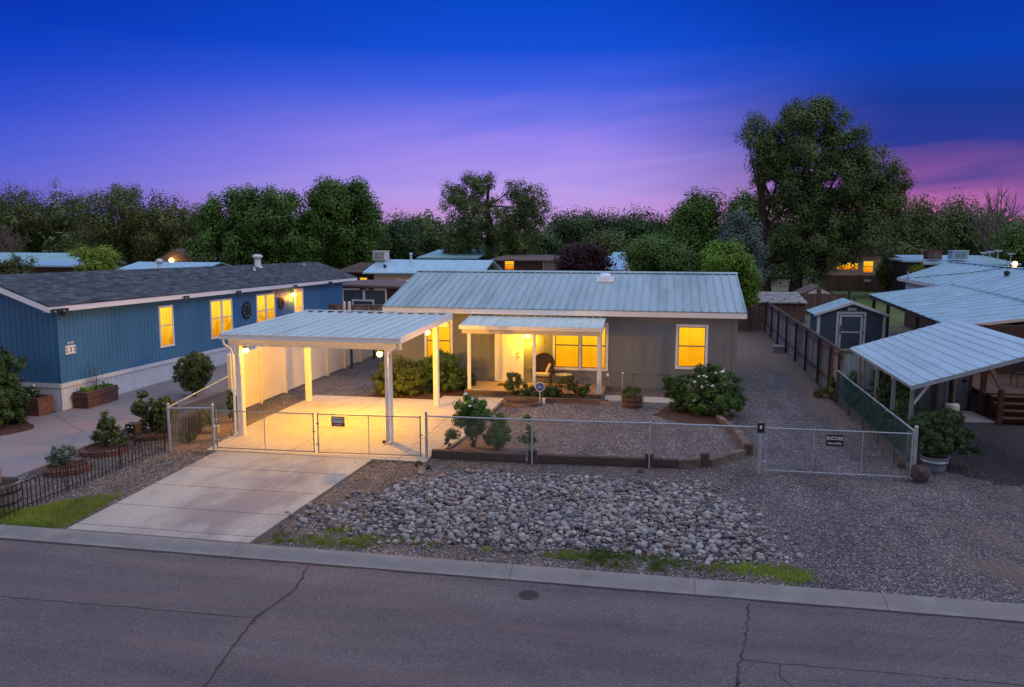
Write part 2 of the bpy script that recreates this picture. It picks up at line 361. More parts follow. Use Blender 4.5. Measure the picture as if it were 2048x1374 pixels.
M['kerb'] = mat('kerb_concrete', (.205, .192, .188), .85, var=.18, scale=2.2, fine=50, bump=.2, stain=(.20, .175, .18), stain_at=.57)
M['oldconc'] = mat('old_concrete', (.23, .205, .215), .85, var=.14, scale=.7, fine=30, bump=.15, stain=(.27, .20, .205), stain_at=.55)
M['joint'] = mat('joint_dark', (.07, .06, .06), .9)  # dark base colour seen through the open slab joints
M['gravel'] = gravel('gravel_ground', [(.06, .05, .05), (.09, .075, .07), (.14, .115, .11), (.215, .185, .18), (.30, .27, .265), (.18, .14, .135), (.11, .095, .095), (.25, .21, .20), (.50, .46, .46)], 24, patch=(.105, .075, .06))
M['gravel_y'] = gravel('yard_gravel', [(.07, .055, .06), (.50, .45, .46), (.10, .08, .085), (.34, .29, .295), (.20, .16, .165), (.28, .24, .245), (.14, .115, .12), (.26, .21, .205), (.46, .42, .42), (.12, .095, .10), (.08, .065, .07)], 21)
M['gravel_d'] = gravel('drive_gravel', [(.055, .05, .055), (.46, .44, .47), (.08, .07, .08), (.15, .13, .145), (.21, .19, .205), (.11, .095, .105), (.27, .245, .26), (.18, .155, .155), (.38, .36, .37)], 28, patch=(.17, .12, .095), patch_scale=.22)
M['lane'] = lane_gravel()
M['darkgravel'] = gravel('dark_gravel', [(.05, .045, .05), (.085, .075, .08), (.035, .03, .035), (.11, .10, .105), (.06, .05, .05)], 26, patch=(.04, .028, .022))  # dark soil tone; in the right yard it also carries the shade
M['dirt'] = mat('bare_dirt', (.17, .105, .075), .95, var=.35, scale=1.5, fine=30, bump=.5, dist=.02)
M['greypost'] = mat('grey_painted_post', (.26, .27, .28), .6, var=.1)
M['palepanel'] = mat('pale_blue_panel', (.26, .36, .42), .5, var=.1, scale=2)
M['panelgrey'] = mat('painted_panel', (.13, .15, .18), .6, var=.12, scale=2)
M['mulch'] = mat('dark_mulch', (.075, .035, .025), .95, var=.6, scale=8, fine=45, bump=.9, dist=.03)
M['soil'] = mat('planting_soil', (.05, .03, .022), .95, var=.5, scale=8, fine=45, bump=.9, dist=.03)
M['farground'] = mat('far_ground', (.10, .10, .055), .95, var=.4, scale=.15, fine=4, bump=.3, stain=(.16, .13, .09), stain_at=.5)
M['lawn'] = mat('lawn_turf', (.06, .12, .02), .95, var=.4, scale=.6, fine=14, bump=.6, dist=.03, stain=(.13, .12, .05), stain_at=.55)
M['white'] = mat('white_paint', (.80, .81, .83), .5, var=.05, scale=2, bump=.03)
M['whitemetal'] = mat('white_metal', (.78, .77, .76), .35, var=.04, scale=2, bump=.02, spec=.5)
M['vinyl'] = mat('white_vinyl', (.68, .63, .57), .45, var=.05, scale=2, bump=.03)
M['cream'] = mat('cream_trim', (.62, .58, .55), .6, var=.06, scale=2)
M['taupe'] = mat('taupe_siding', (.185, .198, .21), .75, var=.10, scale=1.2, fine=40, bump=.15, stretch=(1, 1, .3))
M['roofmetal'] = mat('blue_grey_roof_metal', (.275, .385, .44), .42, metal=.0, var=.07, scale=.8, fine=20, bump=.04, spec=.5, stretch=(2.6, .3, 1), stain=(.20, .285, .33), stain_at=.55)
M['carroof'] = mat('pale_roof_metal', (.52, .63, .63), .38, metal=.0, var=.09, scale=.9, fine=20, bump=.04, spec=.6, stretch=(2.6, .3, 1), stain=(.42, .50, .50), stain_at=.6)
M['galv'] = mat('galvanised_roof', (.33, .52, .62), .36, metal=.3, var=.16, scale=1.2, fine=20, bump=.04, spec=.6)
M['steel'] = mat('galvanised_steel', (.36, .41, .46), .42, metal=.3, var=.12, scale=6)
M['wire'] = mat('fence_wire', (.22, .21, .20), .5, metal=.5, var=.1)
M['greenwire'] = mat('green_coated_wire', (.025, .085, .085), .5, var=.1)
M['blue'] = mat('blue_siding', (.045, .165, .33), .5, var=.12, scale=.9, fine=40, bump=.15, stretch=(1, 1, .25), stain=(.06, .18, .33), stain_at=.6, spec=.5)
M['shedblue'] = mat('slate_blue_siding', (.06, .095, .13), .75, var=.12, scale=2)
M['bluewhite'] = mat('pale_skirting', (.58, .62, .66), .6, var=.07, scale=1.5)
M['shingle'] = shingles('asphalt_shingles')
M['black'] = mat('black_iron', (.018, .015, .016), .55, var=.2)
M['darkmetal'] = mat('dark_fixture', (.03, .03, .033), .4, var=.1)
M['sashgrey'] = mat('bronze_sash', (.20, .16, .14), .5, var=.08)
M['glassroof'] = mat('skylight_dome', (.62, .66, .72), .15, var=.05, spec=.8)
M['timber'] = mat('weathered_timber', (.13, .085, .068), .9, var=.35, scale=2, fine=30, bump=.6, dist=.01, stretch=(.5, 4, 4), stain=(.20, .165, .15), stain_at=.58)
M['timberdark'] = mat('dark_timber', (.055, .035, .03), .9, var=.4, scale=3, fine=30, bump=.6, dist=.01)
M['fencewood'] = mat('grey_fence_wood', (.25, .25, .26), .9, var=.3, scale=2, fine=30, bump=.4, stretch=(3, 3, .35), stain=(.12, .09, .075), stain_at=.55)
M['railwood'] = mat('brown_rail_wood', (.12, .065, .05), .85, var=.25, scale=3)
M['redwood'] = mat('red_brown_boards', (.17, .095, .075), .9, var=.4, scale=2, fine=25, bump=.4, stretch=(4, 4, .3), stain=(.09, .065, .06), stain_at=.5)
M['deckwood'] = mat('deck_wood', (.075, .030, .018), .8, var=.25, scale=3)  # base colour lowered to carry the shade around the deck steps
M['brick'] = bricks('red_brick', (.17, .072, .056), (.105, .05, .04), (.15, .12, .11))
M['brickd'] = bricks('dark_brick', (.13, .06, .05), (.08, .042, .036), (.12, .095, .09))
M['paver'] = bricks('porch_paver', (.34, .22, .14), (.27, .17, .11), (.16, .11, .08), .2, .1)
M['barrel'] = mat('oak_staves', (.15, .085, .055), .85, var=.3, scale=4, fine=30, bump=.4, stretch=(3, 3, .5))
M['hoop'] = mat('rusty_hoop', (.04, .03, .03), .6, var=.3)
M['tub'] = mat('galvanised_tub', (.25, .30, .36), .4, metal=.5, var=.15, scale=5)
M['terracotta'] = mat('broken_terracotta', (.62, .44, .34), .9, var=.15)
M['wicker'] = mat('brown_wicker', (.075, .045, .03), .7, var=.5, scale=20, fine=90, bump=.8, dist=.01)
M['cushion'] = mat('cream_cushion', (.55, .50, .33), .9, var=.08)
M['tan'] = mat('tan_siding', (.50, .37, .25), .8, var=.08, scale=1)
M['brownwall'] = mat('brown_siding', (.07, .038, .030), .85, var=.2, scale=2, stretch=(2, 2, .3))  # darkened along with the deck wood for the patio shade
M['brownroof'] = mat('brown_flat_roof', (.13, .095, .09), .85, var=.15)
M['tealroof'] = mat('teal_roof', (.22, .42, .46), .5, var=.15, scale=.6)
M['bark'] = mat('tree_bark', (.055, .042, .034), .95, var=.4, scale=3, fine=20, bump=.9, dist=.03, stretch=(3, 3, .5))
M['barebark'] = mat('pale_bare_wood', (.20, .16, .15), .9, var=.3, scale=3)
M['signblue'] = mat('blue_sign', (.01, .06, .38), .4, var=.05)
M['signblack'] = mat('black_sign', (.015, .015, .022), .45, var=.1)
M['signbrown'] = mat('brown_sign', (.13, .075, .05), .6, var=.2, scale=10)
M['lettering'] = mat('pale_lettering', (.70, .70, .72), .6, var=.03)
M['inkdark'] = mat('dark_digits', (.06, .05, .06), .6, var=.03)
M['petal'] = mat('white_petals', (.82, .82, .80), .7, var=.04)
M['rocksurf'] = None
def rockmat():
    m, nt, out = _new('river_stone'); v = _coords(nt, 'Object'); oi = nt.nodes.new('ShaderNodeObjectInfo'); g = nt.nodes.new('ShaderNodeNewGeometry')
    ad = nt.nodes.new('ShaderNodeMath'); ad.operation = 'ADD'; nt.links.new(oi.outputs['Random'], ad.inputs[0]); nt.links.new(g.outputs['Random Per Island'], ad.inputs[1])
    fr = nt.nodes.new('ShaderNodeMath'); fr.operation = 'FRACT'; nt.links.new(ad.outputs[0], fr.inputs[0])
    c = _ramp(nt, fr.outputs[0], [(0, (.24, .235, .25)), (.13, (.36, .355, .37)), (.27, (.155, .16, .18)), (.4, (.36, .34, .35)), (.5, (.27, .27, .285)), (.6, (.45, .44, .44)), (.7, (.25, .185, .165)), (.78, (.33, .32, .34)), (.86, (.12, .125, .14)), (.93, (.34, .26, .23)), (.97, (.56, .53, .50))], 'CONSTANT')
    c = _mix(nt, 1.0, c, _ramp(nt, _noise(nt, v, 16, 6, .7), [(.25, (.50, .49, .49)), (.75, (1.05, 1.02, 1.02))]), 'MULTIPLY')
    _bsdf(nt, out, c, .8, 0, _bump(nt, _noise(nt, v, 45, 4), .3, .006), .25); return m
M['rocksurf'] = rockmat()
M['darkrock'] = mat('lava_boulder', (.085, .065, .065), .9, var=.4, scale=5, fine=25, bump=.9, dist=.03)
M['lamp'] = emit('warm_lamp_glass', (1.0, .50, .07), 22)
M['win'] = window_mat('lit_window_blinds', 1.2)
M['winblue'] = window_mat('lit_window_curtain', 1.15, False, (1.0, .62, .04), (.72, .26, .004))
M['winfar'] = window_mat('lit_far_window', 1.1, False, (1.0, .50, .02), (.8, .2, .003))
M['dimwin'] = mat('unlit_window', (.20, .17, .14), .2, var=.2, spec=.8)
M['olive'] = leafmat('olive_leaves', (.065, .09, .03), (.115, .14, .042), (.185, .20, .065))
M['maple'] = leafmat('maple_leaves', (.035, .085, .02), (.075, .16, .03), (.14, .24, .045))
M['willow'] = leafmat('willow_leaves', (.055, .09, .03), (.10, .15, .045), (.17, .21, .07))
M['cotton'] = leafmat('cottonwood_leaves', (.05, .09, .035), (.10, .15, .05), (.17, .21, .075))
M['darkleaf'] = leafmat('dark_leaves', (.03, .065, .028), (.06, .11, .042), (.10, .16, .06))
M['bright'] = leafmat('bright_leaves', (.07, .16, .015), (.12, .24, .025), (.19, .30, .04))
M['yellowg'] = leafmat('yellow_green_leaves', (.12, .20, .02), (.21, .31, .035), (.30, .38, .06))
M['plum'] = leafmat('plum_leaves', (.025, .008, .014), (.05, .014, .024), (.07, .022, .03))
M['spruce'] = leafmat('blue_spruce_needles', (.07, .11, .10), (.12, .17, .16), (.17, .22, .20))
M['rose'] = leafmat('rose_leaves', (.030, .068, .016), (.065, .13, .03), (.12, .20, .055))
M['rosefront'] = leafmat('light_rose_leaves', (.05, .11, .02), (.095, .19, .035), (.16, .27, .06))
M['shelterroof'] = mat('pale_shelter_metal', (.40, .55, .63), .38, metal=.15, var=.12, scale=1.2, fine=20, bump=.04, stretch=(2.6, .3, 1), stain=(.32, .45, .54), stain_at=.58)
M['porchslab'] = mat('yellowish_porch_slab', (.38, .29, .17), .75, var=.1, scale=1.2, fine=25, bump=.1)  # yellower base colour than the other slabs
M['gateframe'] = mat('gate_frame_steel', (.22, .26, .30), .45, metal=.3, var=.1, scale=6)
M['shrub'] = leafmat('shrub_leaves', (.05, .075, .018), (.09, .12, .03), (.14, .16, .045))
M['juniper'] = leafmat('juniper_needles', (.03, .06, .02), (.055, .10, .03), (.09, .13, .035))
M['grassmat'] = leafmat('grass_blades', (.13, .20, .03), (.21, .29, .05), (.33, .35, .10))
M['drygrass'] = leafmat('dry_grass_blades', (.12, .13, .04), (.20, .19, .07), (.26, .22, .10))
M['sage'] = leafmat('sage_leaves', (.08, .12, .08), (.14, .19, .14), (.2, .25, .2))
# ------------------------------------------------------------------ foliage
def leaf_mesh(name, cen, nrm, size, mat_, parent, aspect=1.7, **tags):
    """one small folded blade per point: cen (n,3) world, nrm (n,3) facing, size (n,)"""
    o0 = np.zeros(3); q = parent
    while q is not None: o0 += np.array(q.location); q = q.parent
    n = len(cen); nrm = nrm / (np.linalg.norm(nrm, axis=1, keepdims=True) + 1e-9)
    r = RNG.normal(size=(n, 3)); t = np.cross(nrm, r); t /= (np.linalg.norm(t, axis=1, keepdims=True) + 1e-9); b = np.cross(nrm, t)
    s = np.asarray(size)[:, None]
    c = cen - o0
    v = np.empty((n, 4, 3)); L = s * aspect / 2
    v[:, 0] = c - t * L; v[:, 2] = c + t * L
    v[:, 1] = c + b * s * .5 + nrm * s * .12 + t * L * .12; v[:, 3] = c - b * s * .5 + nrm * s * .12 + t * L * .12
    me = bpy.data.meshes.new(name)
    me.vertices.add(4 * n); me.vertices.foreach_set('co', v.reshape(-1))
    me.loops.add(4 * n); me.loops.foreach_set('vertex_index', np.arange(4 * n, dtype=np.int32))
    me.polygons.add(n); me.polygons.foreach_set('loop_start', np.arange(0, 4 * n, 4, dtype=np.int32)); me.polygons.foreach_set('loop_total', np.full(n, 4, dtype=np.int32))
    me.update(calc_edges=True); me.materials.append(mat_)
    o = bpy.data.objects.new(name, me); COL.objects.link(o); o.parent = parent; tag(o, **tags); return o

def crown_points(blobs, nclump, nleaf, clump_r, sprig=.25, hollow=.35, flat=1.0):
    """blobs: list of (x,y,z,rx,ry,rz). clumps sit towards the surface of the blobs, leaves towards the shell of each clump"""
    vol = np.array([b[3] * b[4] * b[5] for b in blobs]) ** .67; pr = vol / vol.sum()
    idx = RNG.choice(len(blobs), nclump, p=pr); B = np.array(blobs)[idx]
    d = RNG.normal(size=(nclump, 3)); d /= np.linalg.norm(d, axis=1, keepdims=True)
    rr = hollow + (1 - hollow) * RNG.random((nclump, 1)) ** .6
    rr *= 1 + sprig * (RNG.random((nclump, 1)) ** 4)
    cc = B[:, :3] + d * rr * B[:, 3:]
    cr = clump_r * (.55 + .9 * RNG.random(nclump))
    w = cr ** 2; k = RNG.choice(nclump, nleaf, p=w / w.sum())
    e = RNG.normal(size=(nleaf, 3)); e /= np.linalg.norm(e, axis=1, keepdims=True)
    q = RNG.random((nleaf, 1)) ** .5
    p = cc[k] + e * q * cr[k][:, None] * np.array([1, 1, flat])
    nr = e * 1.5 + d[k] * .5 + RNG.normal(size=(nleaf, 3)) * .5 + np.array([0, 0, .45])
    return p, nr, cc

def limbs(mb, base, top, r, targets, n=7, nt=10):
    base = Vector(base); top = Vector(top)
    pts = [base]; 
    for i in range(1, 6):
        t = i / 5; pts.append(base.lerp(top, t) + Vector((random.uniform(-1, 1), random.uniform(-1, 1), 0)) * r * .7)
    mb.path(pts, [r * (1.25 if i == 0 else 1) * (1 - .62 * i / 5) for i in range(6)], n)
    for c in targets:
        c = Vector(c); t = random.uniform(.35, .95); a = pts[min(5, int(t * 5))]
        mid = a.lerp(c, .5) + Vector((0, 0, -.06 * (c - a).length)) + Vector((random.uniform(-1, 1), random.uniform(-1, 1), random.uniform(-.3, .6))) * (c - a).length * .08
        rr = r * (.42 - .2 * t); mb.path([a, mid, c], [rr, rr * .6, rr * .18], 5, False)

def tree(name, label, x, y, blobs, trunk_r, leaf, nleaf, nclump, clump_r, m, cat='tree', group=None, trunk_to=None, hollow=.35, sprig=.3, nlimb=14, bark='bark', trunks=1, flat=1.0, size_var=.5, aspect=1.6):
    root = thing(name, label, cat, (x, y, 0), 0, group)
    wb = [(x + b[0], y + b[1], b[2], b[3], b[4], b[5]) for b in blobs]
    p, nr, cc = crown_points(wb, nclump, nleaf, clump_r, sprig, hollow, flat)
    leaf_mesh('crown', p, nr, leaf * (1 - size_var / 2 + size_var * RNG.random(len(p))), m, root, aspect)
    zt = trunk_to or max(b[2] for b in wb)
    for k in range(trunks):
        mb = MB(); off = (k - (trunks - 1) / 2) * trunk_r * 5
        sel = [cc[i] for i in RNG.choice(len(cc), min(nlimb, len(cc)), replace=False)]
        limbs(mb, (x + off, y, -.1), (x + off * 1.6, y, zt), trunk_r, sel)
        mb.build('trunk', M[bark], root)
    return root

def bush(name, label, x, y, z0, blobs, leaf, nleaf, nclump, clump_r, m, cat='shrub', group=None, stems=6, stem_r=.015, hollow=.3, sprig=.35, flowers=0, fsize=.05, aspect=1.6, parent=None, flower_m='petal', stem_h=None, fzone=None):
    root = parent or thing(name, label, cat, (x, y, z0), 0, group)
    leaf *= .80; nleaf = int(nleaf * 1.45); clump_r *= .92
    wb = [(x + b[0], y + b[1], z0 + b[2], b[3], b[4], b[5]) for b in blobs]
    p, nr, cc = crown_points(wb, nclump, nleaf, clump_r, sprig, hollow)
    ok = p[:, 2] > z0 + .02; p = p[ok]; nr = nr[ok]
    leaf_mesh('foliage', p, nr, leaf * (.7 + .6 * RNG.random(len(p))), m, root, aspect)
    if stems:
        mb = MB()
        for i in RNG.choice(len(cc), min(stems, len(cc)), replace=False):
            c = Vector(cc[i]); b = Vector((x + random.uniform(-1, 1) * .06, y + random.uniform(-1, 1) * .06, z0 - .02))
            if c.z < z0 + .05: c.z = z0 + .15
            mid = b.lerp(c, .5) + Vector((random.uniform(-.04, .04), random.uniform(-.04, .04), .05)); mb.path([b, mid, c], [stem_r, stem_r * .7, stem_r * .4], 5, False)
        mb.build('stem', M['bark'], root)
    if flowers:
        ext = p - p.mean(0); sc = ext[:, 2] * 1.0 - ext[:, 1] * .8 + RNG.normal(size=len(p)) * .45
        if fzone is not None: sc += fzone(p)
        top = np.argsort(-sc)[:max(flowers * 40, 60)]
        for i in RNG.choice(top, flowers, replace=False):
            mb = MB(); c = p[i] + np.array([0, -.02, .03]); s = fsize * random.uniform(.7, 1.2)
            for a in range(6):
                t = a * math.pi / 3 + random.random(); dx, dy = math.cos(t) * s * .5, math.sin(t) * s * .35
                mb.ball((c[0] + dx, c[1] + dy * .6, c[2] + dy * .7 + random.uniform(-.2, .2) * s), s * .42, 6, (1, .8, .7))
            mb.ball(tuple(c), s * .45, 6)
            mb.build('flower', M[flower_m], root)
    return root

def blades(name, pts, h, w, m, parent=None, lean=.5, **tags):
    n = len(pts); a = RNG.random(n) * 2 * np.pi; t = np.stack([np.cos(a), np.sin(a), np.zeros(n)], 1)
    a2 = RNG.random(n) * 2 * np.pi; ln = np.stack([np.cos(a2), np.sin(a2), np.zeros(n)], 1) * (RNG.random((n, 1)) * lean)
    hh = (h * (.5 + RNG.random(n)))[:, None] if np.ndim(h) == 0 else np.asarray(h)[:, None]
    up = np.array([0, 0, 1.0]); v = np.empty((n, 4, 3))
    v[:, 0] = pts - t * w / 2; v[:, 1] = pts + t * w / 2
    v[:, 2] = pts + up * hh * .6 + ln * hh * .45 + t * w * .35; v[:, 3] = pts + up * hh + ln * hh
    o0 = np.zeros(3); q = parent
    while q is not None: o0 += np.array(q.location); q = q.parent
    v -= o0
    me = bpy.data.meshes.new(name); me.vertices.add(4 * n); me.vertices.foreach_set('co', v.reshape(-1))
    me.loops.add(4 * n); me.loops.foreach_set('vertex_index', np.arange(4 * n, dtype=np.int32))
    me.polygons.add(n); me.polygons.foreach_set('loop_start', np.arange(0, 4 * n, 4, dtype=np.int32)); me.polygons.foreach_set('loop_total', np.full(n, 4, dtype=np.int32))
    me.update(calc_edges=True); me.materials.append(m); o = bpy.data.objects.new(name, me); COL.objects.link(o); o.parent = parent; tag(o, **tags); return o
def in_poly(P, poly):
    x, y = P[:, 0], P[:, 1]; c = np.zeros(len(P), bool); n = len(poly)
    for i in range(n):
        x1, y1 = poly[i]; x2, y2 = poly[(i + 1) % n]
        c ^= ((y1 > y) != (y2 > y)) & (x < (x2 - x1) * (y - y1) / (y2 - y1 + 1e-12) + x1)
    return c

# ------------------------------------------------------------------ setting
def rough(poly, j=.06, step=.22):
    out = []; n = len(poly)
    for i in range(n):
        a = Vector((*poly[i][:2], 0)); b = Vector((*poly[(i + 1) % n][:2], 0)); k = max(1, int((b - a).length / step)); k = min(k, 60)
        for q in range(k):
            p = a.lerp(b, q / k); out.append((p.x + random.gauss(0, j * .6), p.y + random.gauss(0, j * .6)))
    return out
def flat(name, poly, z, m, thick=.0, kind='structure'):
    mb = MB()
    if thick: mb.prism(poly, z - thick, z)
    else: mb.face([(p[0], p[1], z) for p in poly])
    return mb.build(name, m, kind=kind)
mb = MB()
for (x0, y0, x1, y1) in [(-900, 12.98, 900, 1500), (-900, -400, 900, -6)]: mb.face([(x0, y0, 0), (x1, y0, 0), (x1, y1, 0), (x0, y1, 0)])
ground = mb.build('ground', M['gravel'], kind='structure')
# road, 10 cm below the verge, reaches under the kerb
mb = MB(); mb.face([(-900, -6.1, -.07), (900, -6.1, -.07), (900, 13.3, -.07), (-900, 13.3, -.07)]); mb.build('road', M['asphalt'], kind='structure')
# kerb: rolled profile in segments with joints
mb = MB(); prof = [(12.55, -.14), (12.55, -.058), (12.66, -.052), (12.78, -.005), (12.86, .014), (12.99, .02), (12.99, -.14)]
joints = [-60, -30, -14.4, -10.75, -7.6, -2.45, .62, 3.55, 8.5, 14, 30, 60]
for a, b in zip(joints[:-1], joints[1:]):
    a += .004; b -= .004; n = len(prof)
    mb.add([(a, y, z) for y, z in prof] + [(b, y, z) for y, z in prof], [(i, i + 1, n + i + 1, n + i) for i in range(n - 1)] + [tuple(range(n))[::-1], tuple(range(n, 2 * n))])
mb.build('kerb', M['kerb'], kind='structure')
mb = MB()   # dirt line where asphalt meets the kerb
x = -40.0
pts = []
while x < 30: pts.append((x, 12.50 + random.uniform(-.025, .02))); x += .22
for (xa, ya), (xb, yb) in zip(pts[:-1], pts[1:]): mb.face([(xa, ya, -.066), (xb, yb, -.066), (xb, 12.56, -.066), (xa, 12.56, -.066)])
mb.build('gutter_dirt', M['crack'], kind='structure')
def crack(pts, w, jit=.03, step=.12):
    mb = MB(); P = [Vector((a, b, 0)) for a, b in pts]; out = []
    for a, b in zip(P[:-1], P[1:]):
        n = max(1, int((b - a).length / step))
        for i in range(n): out.append(a.lerp(b, i / n))
    out.append(P[-1]); L = []; Rr = []
    for i, p in enumerate(out):
        d = (out[min(i + 1, len(out) - 1)] - out[max(0, i - 1)]).normalized(); s = Vector((-d.y, d.x, 0)); o = s * random.gauss(0, jit * .5); ww = w * random.uniform(.35, 1.3)
        L.append(p + o + s * ww / 2); Rr.append(p + o - s * ww / 2)
    for i in range(len(out) - 1): mb.face([(Rr[i].x, Rr[i].y, -.066), (Rr[i + 1].x, Rr[i + 1].y, -.066), (L[i + 1].x, L[i + 1].y, -.066), (L[i].x, L[i].y, -.066)])
    mb.build('road_crack', M['crack'], kind='structure')
crack([(-6.03, 12.42), (-5.83, 11.55), (-5.97, 10.49), (-5.85, 9.57), (-5.67, 8.54), (-5.6, 6)], .055, .03)
crack([(-16, 10.45), (-10.37, 10.4), (-5.95, 10.5)], .016, .012)
crack([(1.43, 12.38), (1.3, 11.37), (1.15, 10.64), (1.02, 9.82), (1.1, 7)], .035, .05)
crack([(1.2, 10.63), (4.7, 10.68), (9, 10.7)], .014, .012)
crack([(1.67, 10.6), (1.62, 10.3), (1.75, 10.1), (1.68, 9.8), (1.9, 8)], .018, .03)
crack([(1.1, 10.1), (.85, 9.7), (.8, 8)], .014, .03)
mc = thing('utility_cover', 'round dark iron utility cover set in the asphalt near the kerb', 'manhole cover', (-2.03, 12.05, -.07))
mb = MB(); mb.lathe((-2.03, 12.05, -.07), [(.17, 0), (.17, .008), (.155, .010)], 24, False); mb.build('cover_rim', M['hoop'], mc)
mb = MB(); mb.lathe((-2.03, 12.05, -.07), [(.148, .001), (.148, .009)], 24, False)
for i in range(-3, 4):
    h = math.sqrt(max(0, .135 ** 2 - (i * .038) ** 2)); mb.box(-2.03 - h, 12.05 + i * .038 - .009, -.0615, -2.03 + h, 12.05 + i * .038 + .009, -.058)
mb.build('cover_plate', M['black'], mc)

def panels(name, polys, z, m, th=.1):
    mb = MB()
    for p in polys: mb.prism(p, z - th, z)
    return mb.build(name, m, kind='structure')
# drive: five panels with open joints; dark strip beneath shows in the gaps
ys = [12.995, 13.30, 14.49, 15.87, 17.33, 18.72]; g = .011
def dx(y): t = (y - 13) / 5.72; return (-11.32 - .2 * t, -7.47 + .27 * t)
pp = []
for a, b in zip(ys[:-1], ys[1:]):
    a += g; b -= g; pp.append([(dx(a)[0], a), (dx(a)[1], a), (dx(b)[1], b), (dx(b)[0], b)])
panels('driveway', pp, .03, M['concrete'])
flat('driveway_joint', [(-11.45, 13.0), (-7.25, 13.0), (-7.25, 18.9), (-11.5, 18.9)], .004, M['joint'])
# carport slab
xs = [(-12.15, -9.62), (-9.60, -6.57), (-6.55, -5.80), (-5.78, -5.42)]
pp = []
for (x0, x1) in xs:
    o = .0
    for (y0, y1) in [(18.74, 21.62), (21.64, 26.15)]:
        l0 = -11.85 if x0 == -12.15 and y0 < 20 else x0
        if x0 == -5.78 and y0 < 20: pp.append([(x0, 19.4), (x0 + .02, 19.4), (x1, 21.62), (x0, 21.62)]); continue
        pp.append([(l0, y0), (x1, y0), (x1, y1), (x0, y1)])
panels('carport_slab', pp, .035, M['slab'])
flat('slab_joint', [(-11.8, 18.8), (-5.5, 19.6), (-5.45, 26.1), (-12.1, 26.1)], .008, M['joint'])
# walk in front of the house
panels('walkway', [[(-7.6, 26.17), (-5.42, 26.17), (-5.42, 26.9), (-7.6, 26.9)], [(-2.0, 27.2), (-.6, 27.2), (-.6, 28.1), (-2.0, 28.1)], [(-.58, 27.15), (1.9, 27.0), (1.9, 27.9), (-.58, 28.1)]], .03, M['slab'])
# yard gravel, drive gravel
flat('gravel_yard', [(-5.9, 19.25), (-3, 19.3), (1.2, 19.9), (2.25, 21.2), (2.3, 25.2), (2.6, 28.9), (-2, 29.3), (-5.4, 26.2), (-5.42, 21.6)], .014, M['gravel_y'])
flat('gravel_drive', [(2.62, 19.4), (5.75, 19.4), (5.95, 49), (2.4, 49), (2.62, 29)], .008, M['lane'])
flat('gravel_apron', [(2.4, 12.99), (26, 12.99), (26, 24), (6.1, 24), (5.75, 19.4), (2.4, 19.4), (1.2, 17), (1.8, 14)], .005, M['gravel_d'])
flat('shade_toned_yard', rough([(6.15, 21.0), (7.6, 19.6), (10.5, 18.6), (15, 18.3), (26, 18.0), (26, 34), (6.15, 34)], .16), .009, M['darkgravel'])  # dark soil, with the yard's shade put into the gravel colour
flat('side_gravel', [(-13.4, 22.3), (-12.2, 22.3), (-10.4, 26.2), (-10.4, 43), (-13.1, 43)], .006, M['gravel_d'])
flat('back_ground', [(-900, 50), (900, 50), (900, 1499), (-900, 1499)], .006, M['farground'])
flat('back_lawn', [(10, 55), (60, 55), (60, 86), (10, 86)], .014, M['lawn'])
# neighbour's drive on the left
pp = [[(-30, 13.0), (-15.02, 13.0), (-15.0, 16.6), (-15.3, 18.4), (-30, 18.4)], [(-30, 18.42), (-16.5, 18.42), (-16.54, 19.9), (-18.88, 21.54), (-30, 21.54)],
      [(-16.48, 18.42), (-15.3, 18.42), (-15.75, 21.54), (-18.85, 21.54), (-16.52, 19.91)], [(-19.2, 21.56), (-15.75, 21.56), (-15.75, 25.9), (-19.2, 25.9)], [(-19.2, 25.92), (-15.75, 25.92), (-15.2, 46), (-19.2, 46)]]
panels('side_driveway', pp, .03, M['oldconc'])
flat('side_drive_joint', [(-29, 13.1), (-15.1, 13.1), (-15.8, 45), (-29, 45)], .006, M['joint'])
flat('mulch_bed', rough([(-21.5, 18.2), (-19.2, 18.3), (-18.3, 19.2), (-18.2, 19.9), (-18.5, 20.3), (-19.5, 20.9), (-21.5, 21.3)], .03), .045, M['mulch'], .03)
flat('strip_soil', rough([(-13.7, 18.7), (-12.3, 18.8), (-12.6, 22.5), (-13.7, 22.5)], .12), .006, M['dirt'])
# ------------------------------------------------------------------ shared house parts
def window(parent, P, u0, z0, w, h, pane, casing='white', cw=.09, nu=1, sash='sashgrey', proud=.035, name='window', hsplit=True, gap=.09):
    """casing boards (window) > pane, sash for each light"""
    c = MB()
    c.fbox(P, u0, z0 + h - cw, 0, u0 + w, z0 + h, proud); c.fbox(P, u0, z0, 0, u0 + w, z0 + cw, proud + .006)
    c.fbox(P, u0, z0 + cw, 0, u0 + cw, z0 + h - cw, proud); c.fbox(P, u0 + w - cw, z0 + cw, 0, u0 + w, z0 + h - cw, proud)
    lw = (w - 2 * cw - (nu - 1) * gap) / nu
    for i in range(1, nu):
        a = u0 + cw + i * lw + (i - 1) * gap; c.fbox(P, a, z0 + cw, 0, a + gap, z0 + h - cw, proud)
    win = c.build(name, M[casing], parent)
    for i in range(nu):
        a = u0 + cw + i * (lw + gap); b = a + lw; zb = z0 + cw; zt = z0 + h - cw
        g = MB(); g.face([P(a, zb, .006), P(b, zb, .006), P(b, zt, .006), P(a, zt, .006)]); g.build('pane', M[pane], win)
        s = MB(); t = .028
        s.fbox(P, a, zb, .004, a + t, zt, .024); s.fbox(P, b - t, zb, .004, b, zt, .024); s.fbox(P, a + t, zt - t, .004, b - t, zt, .024); s.fbox(P, a + t, zb, .004, b - t, zb + t, .024)
        if hsplit: zm = zb + (zt - zb) * .52; s.fbox(P, a + t, zm - .022, .004, b - t, zm + .022, .03)
        s.build('sash', M[sash], win)
    return win
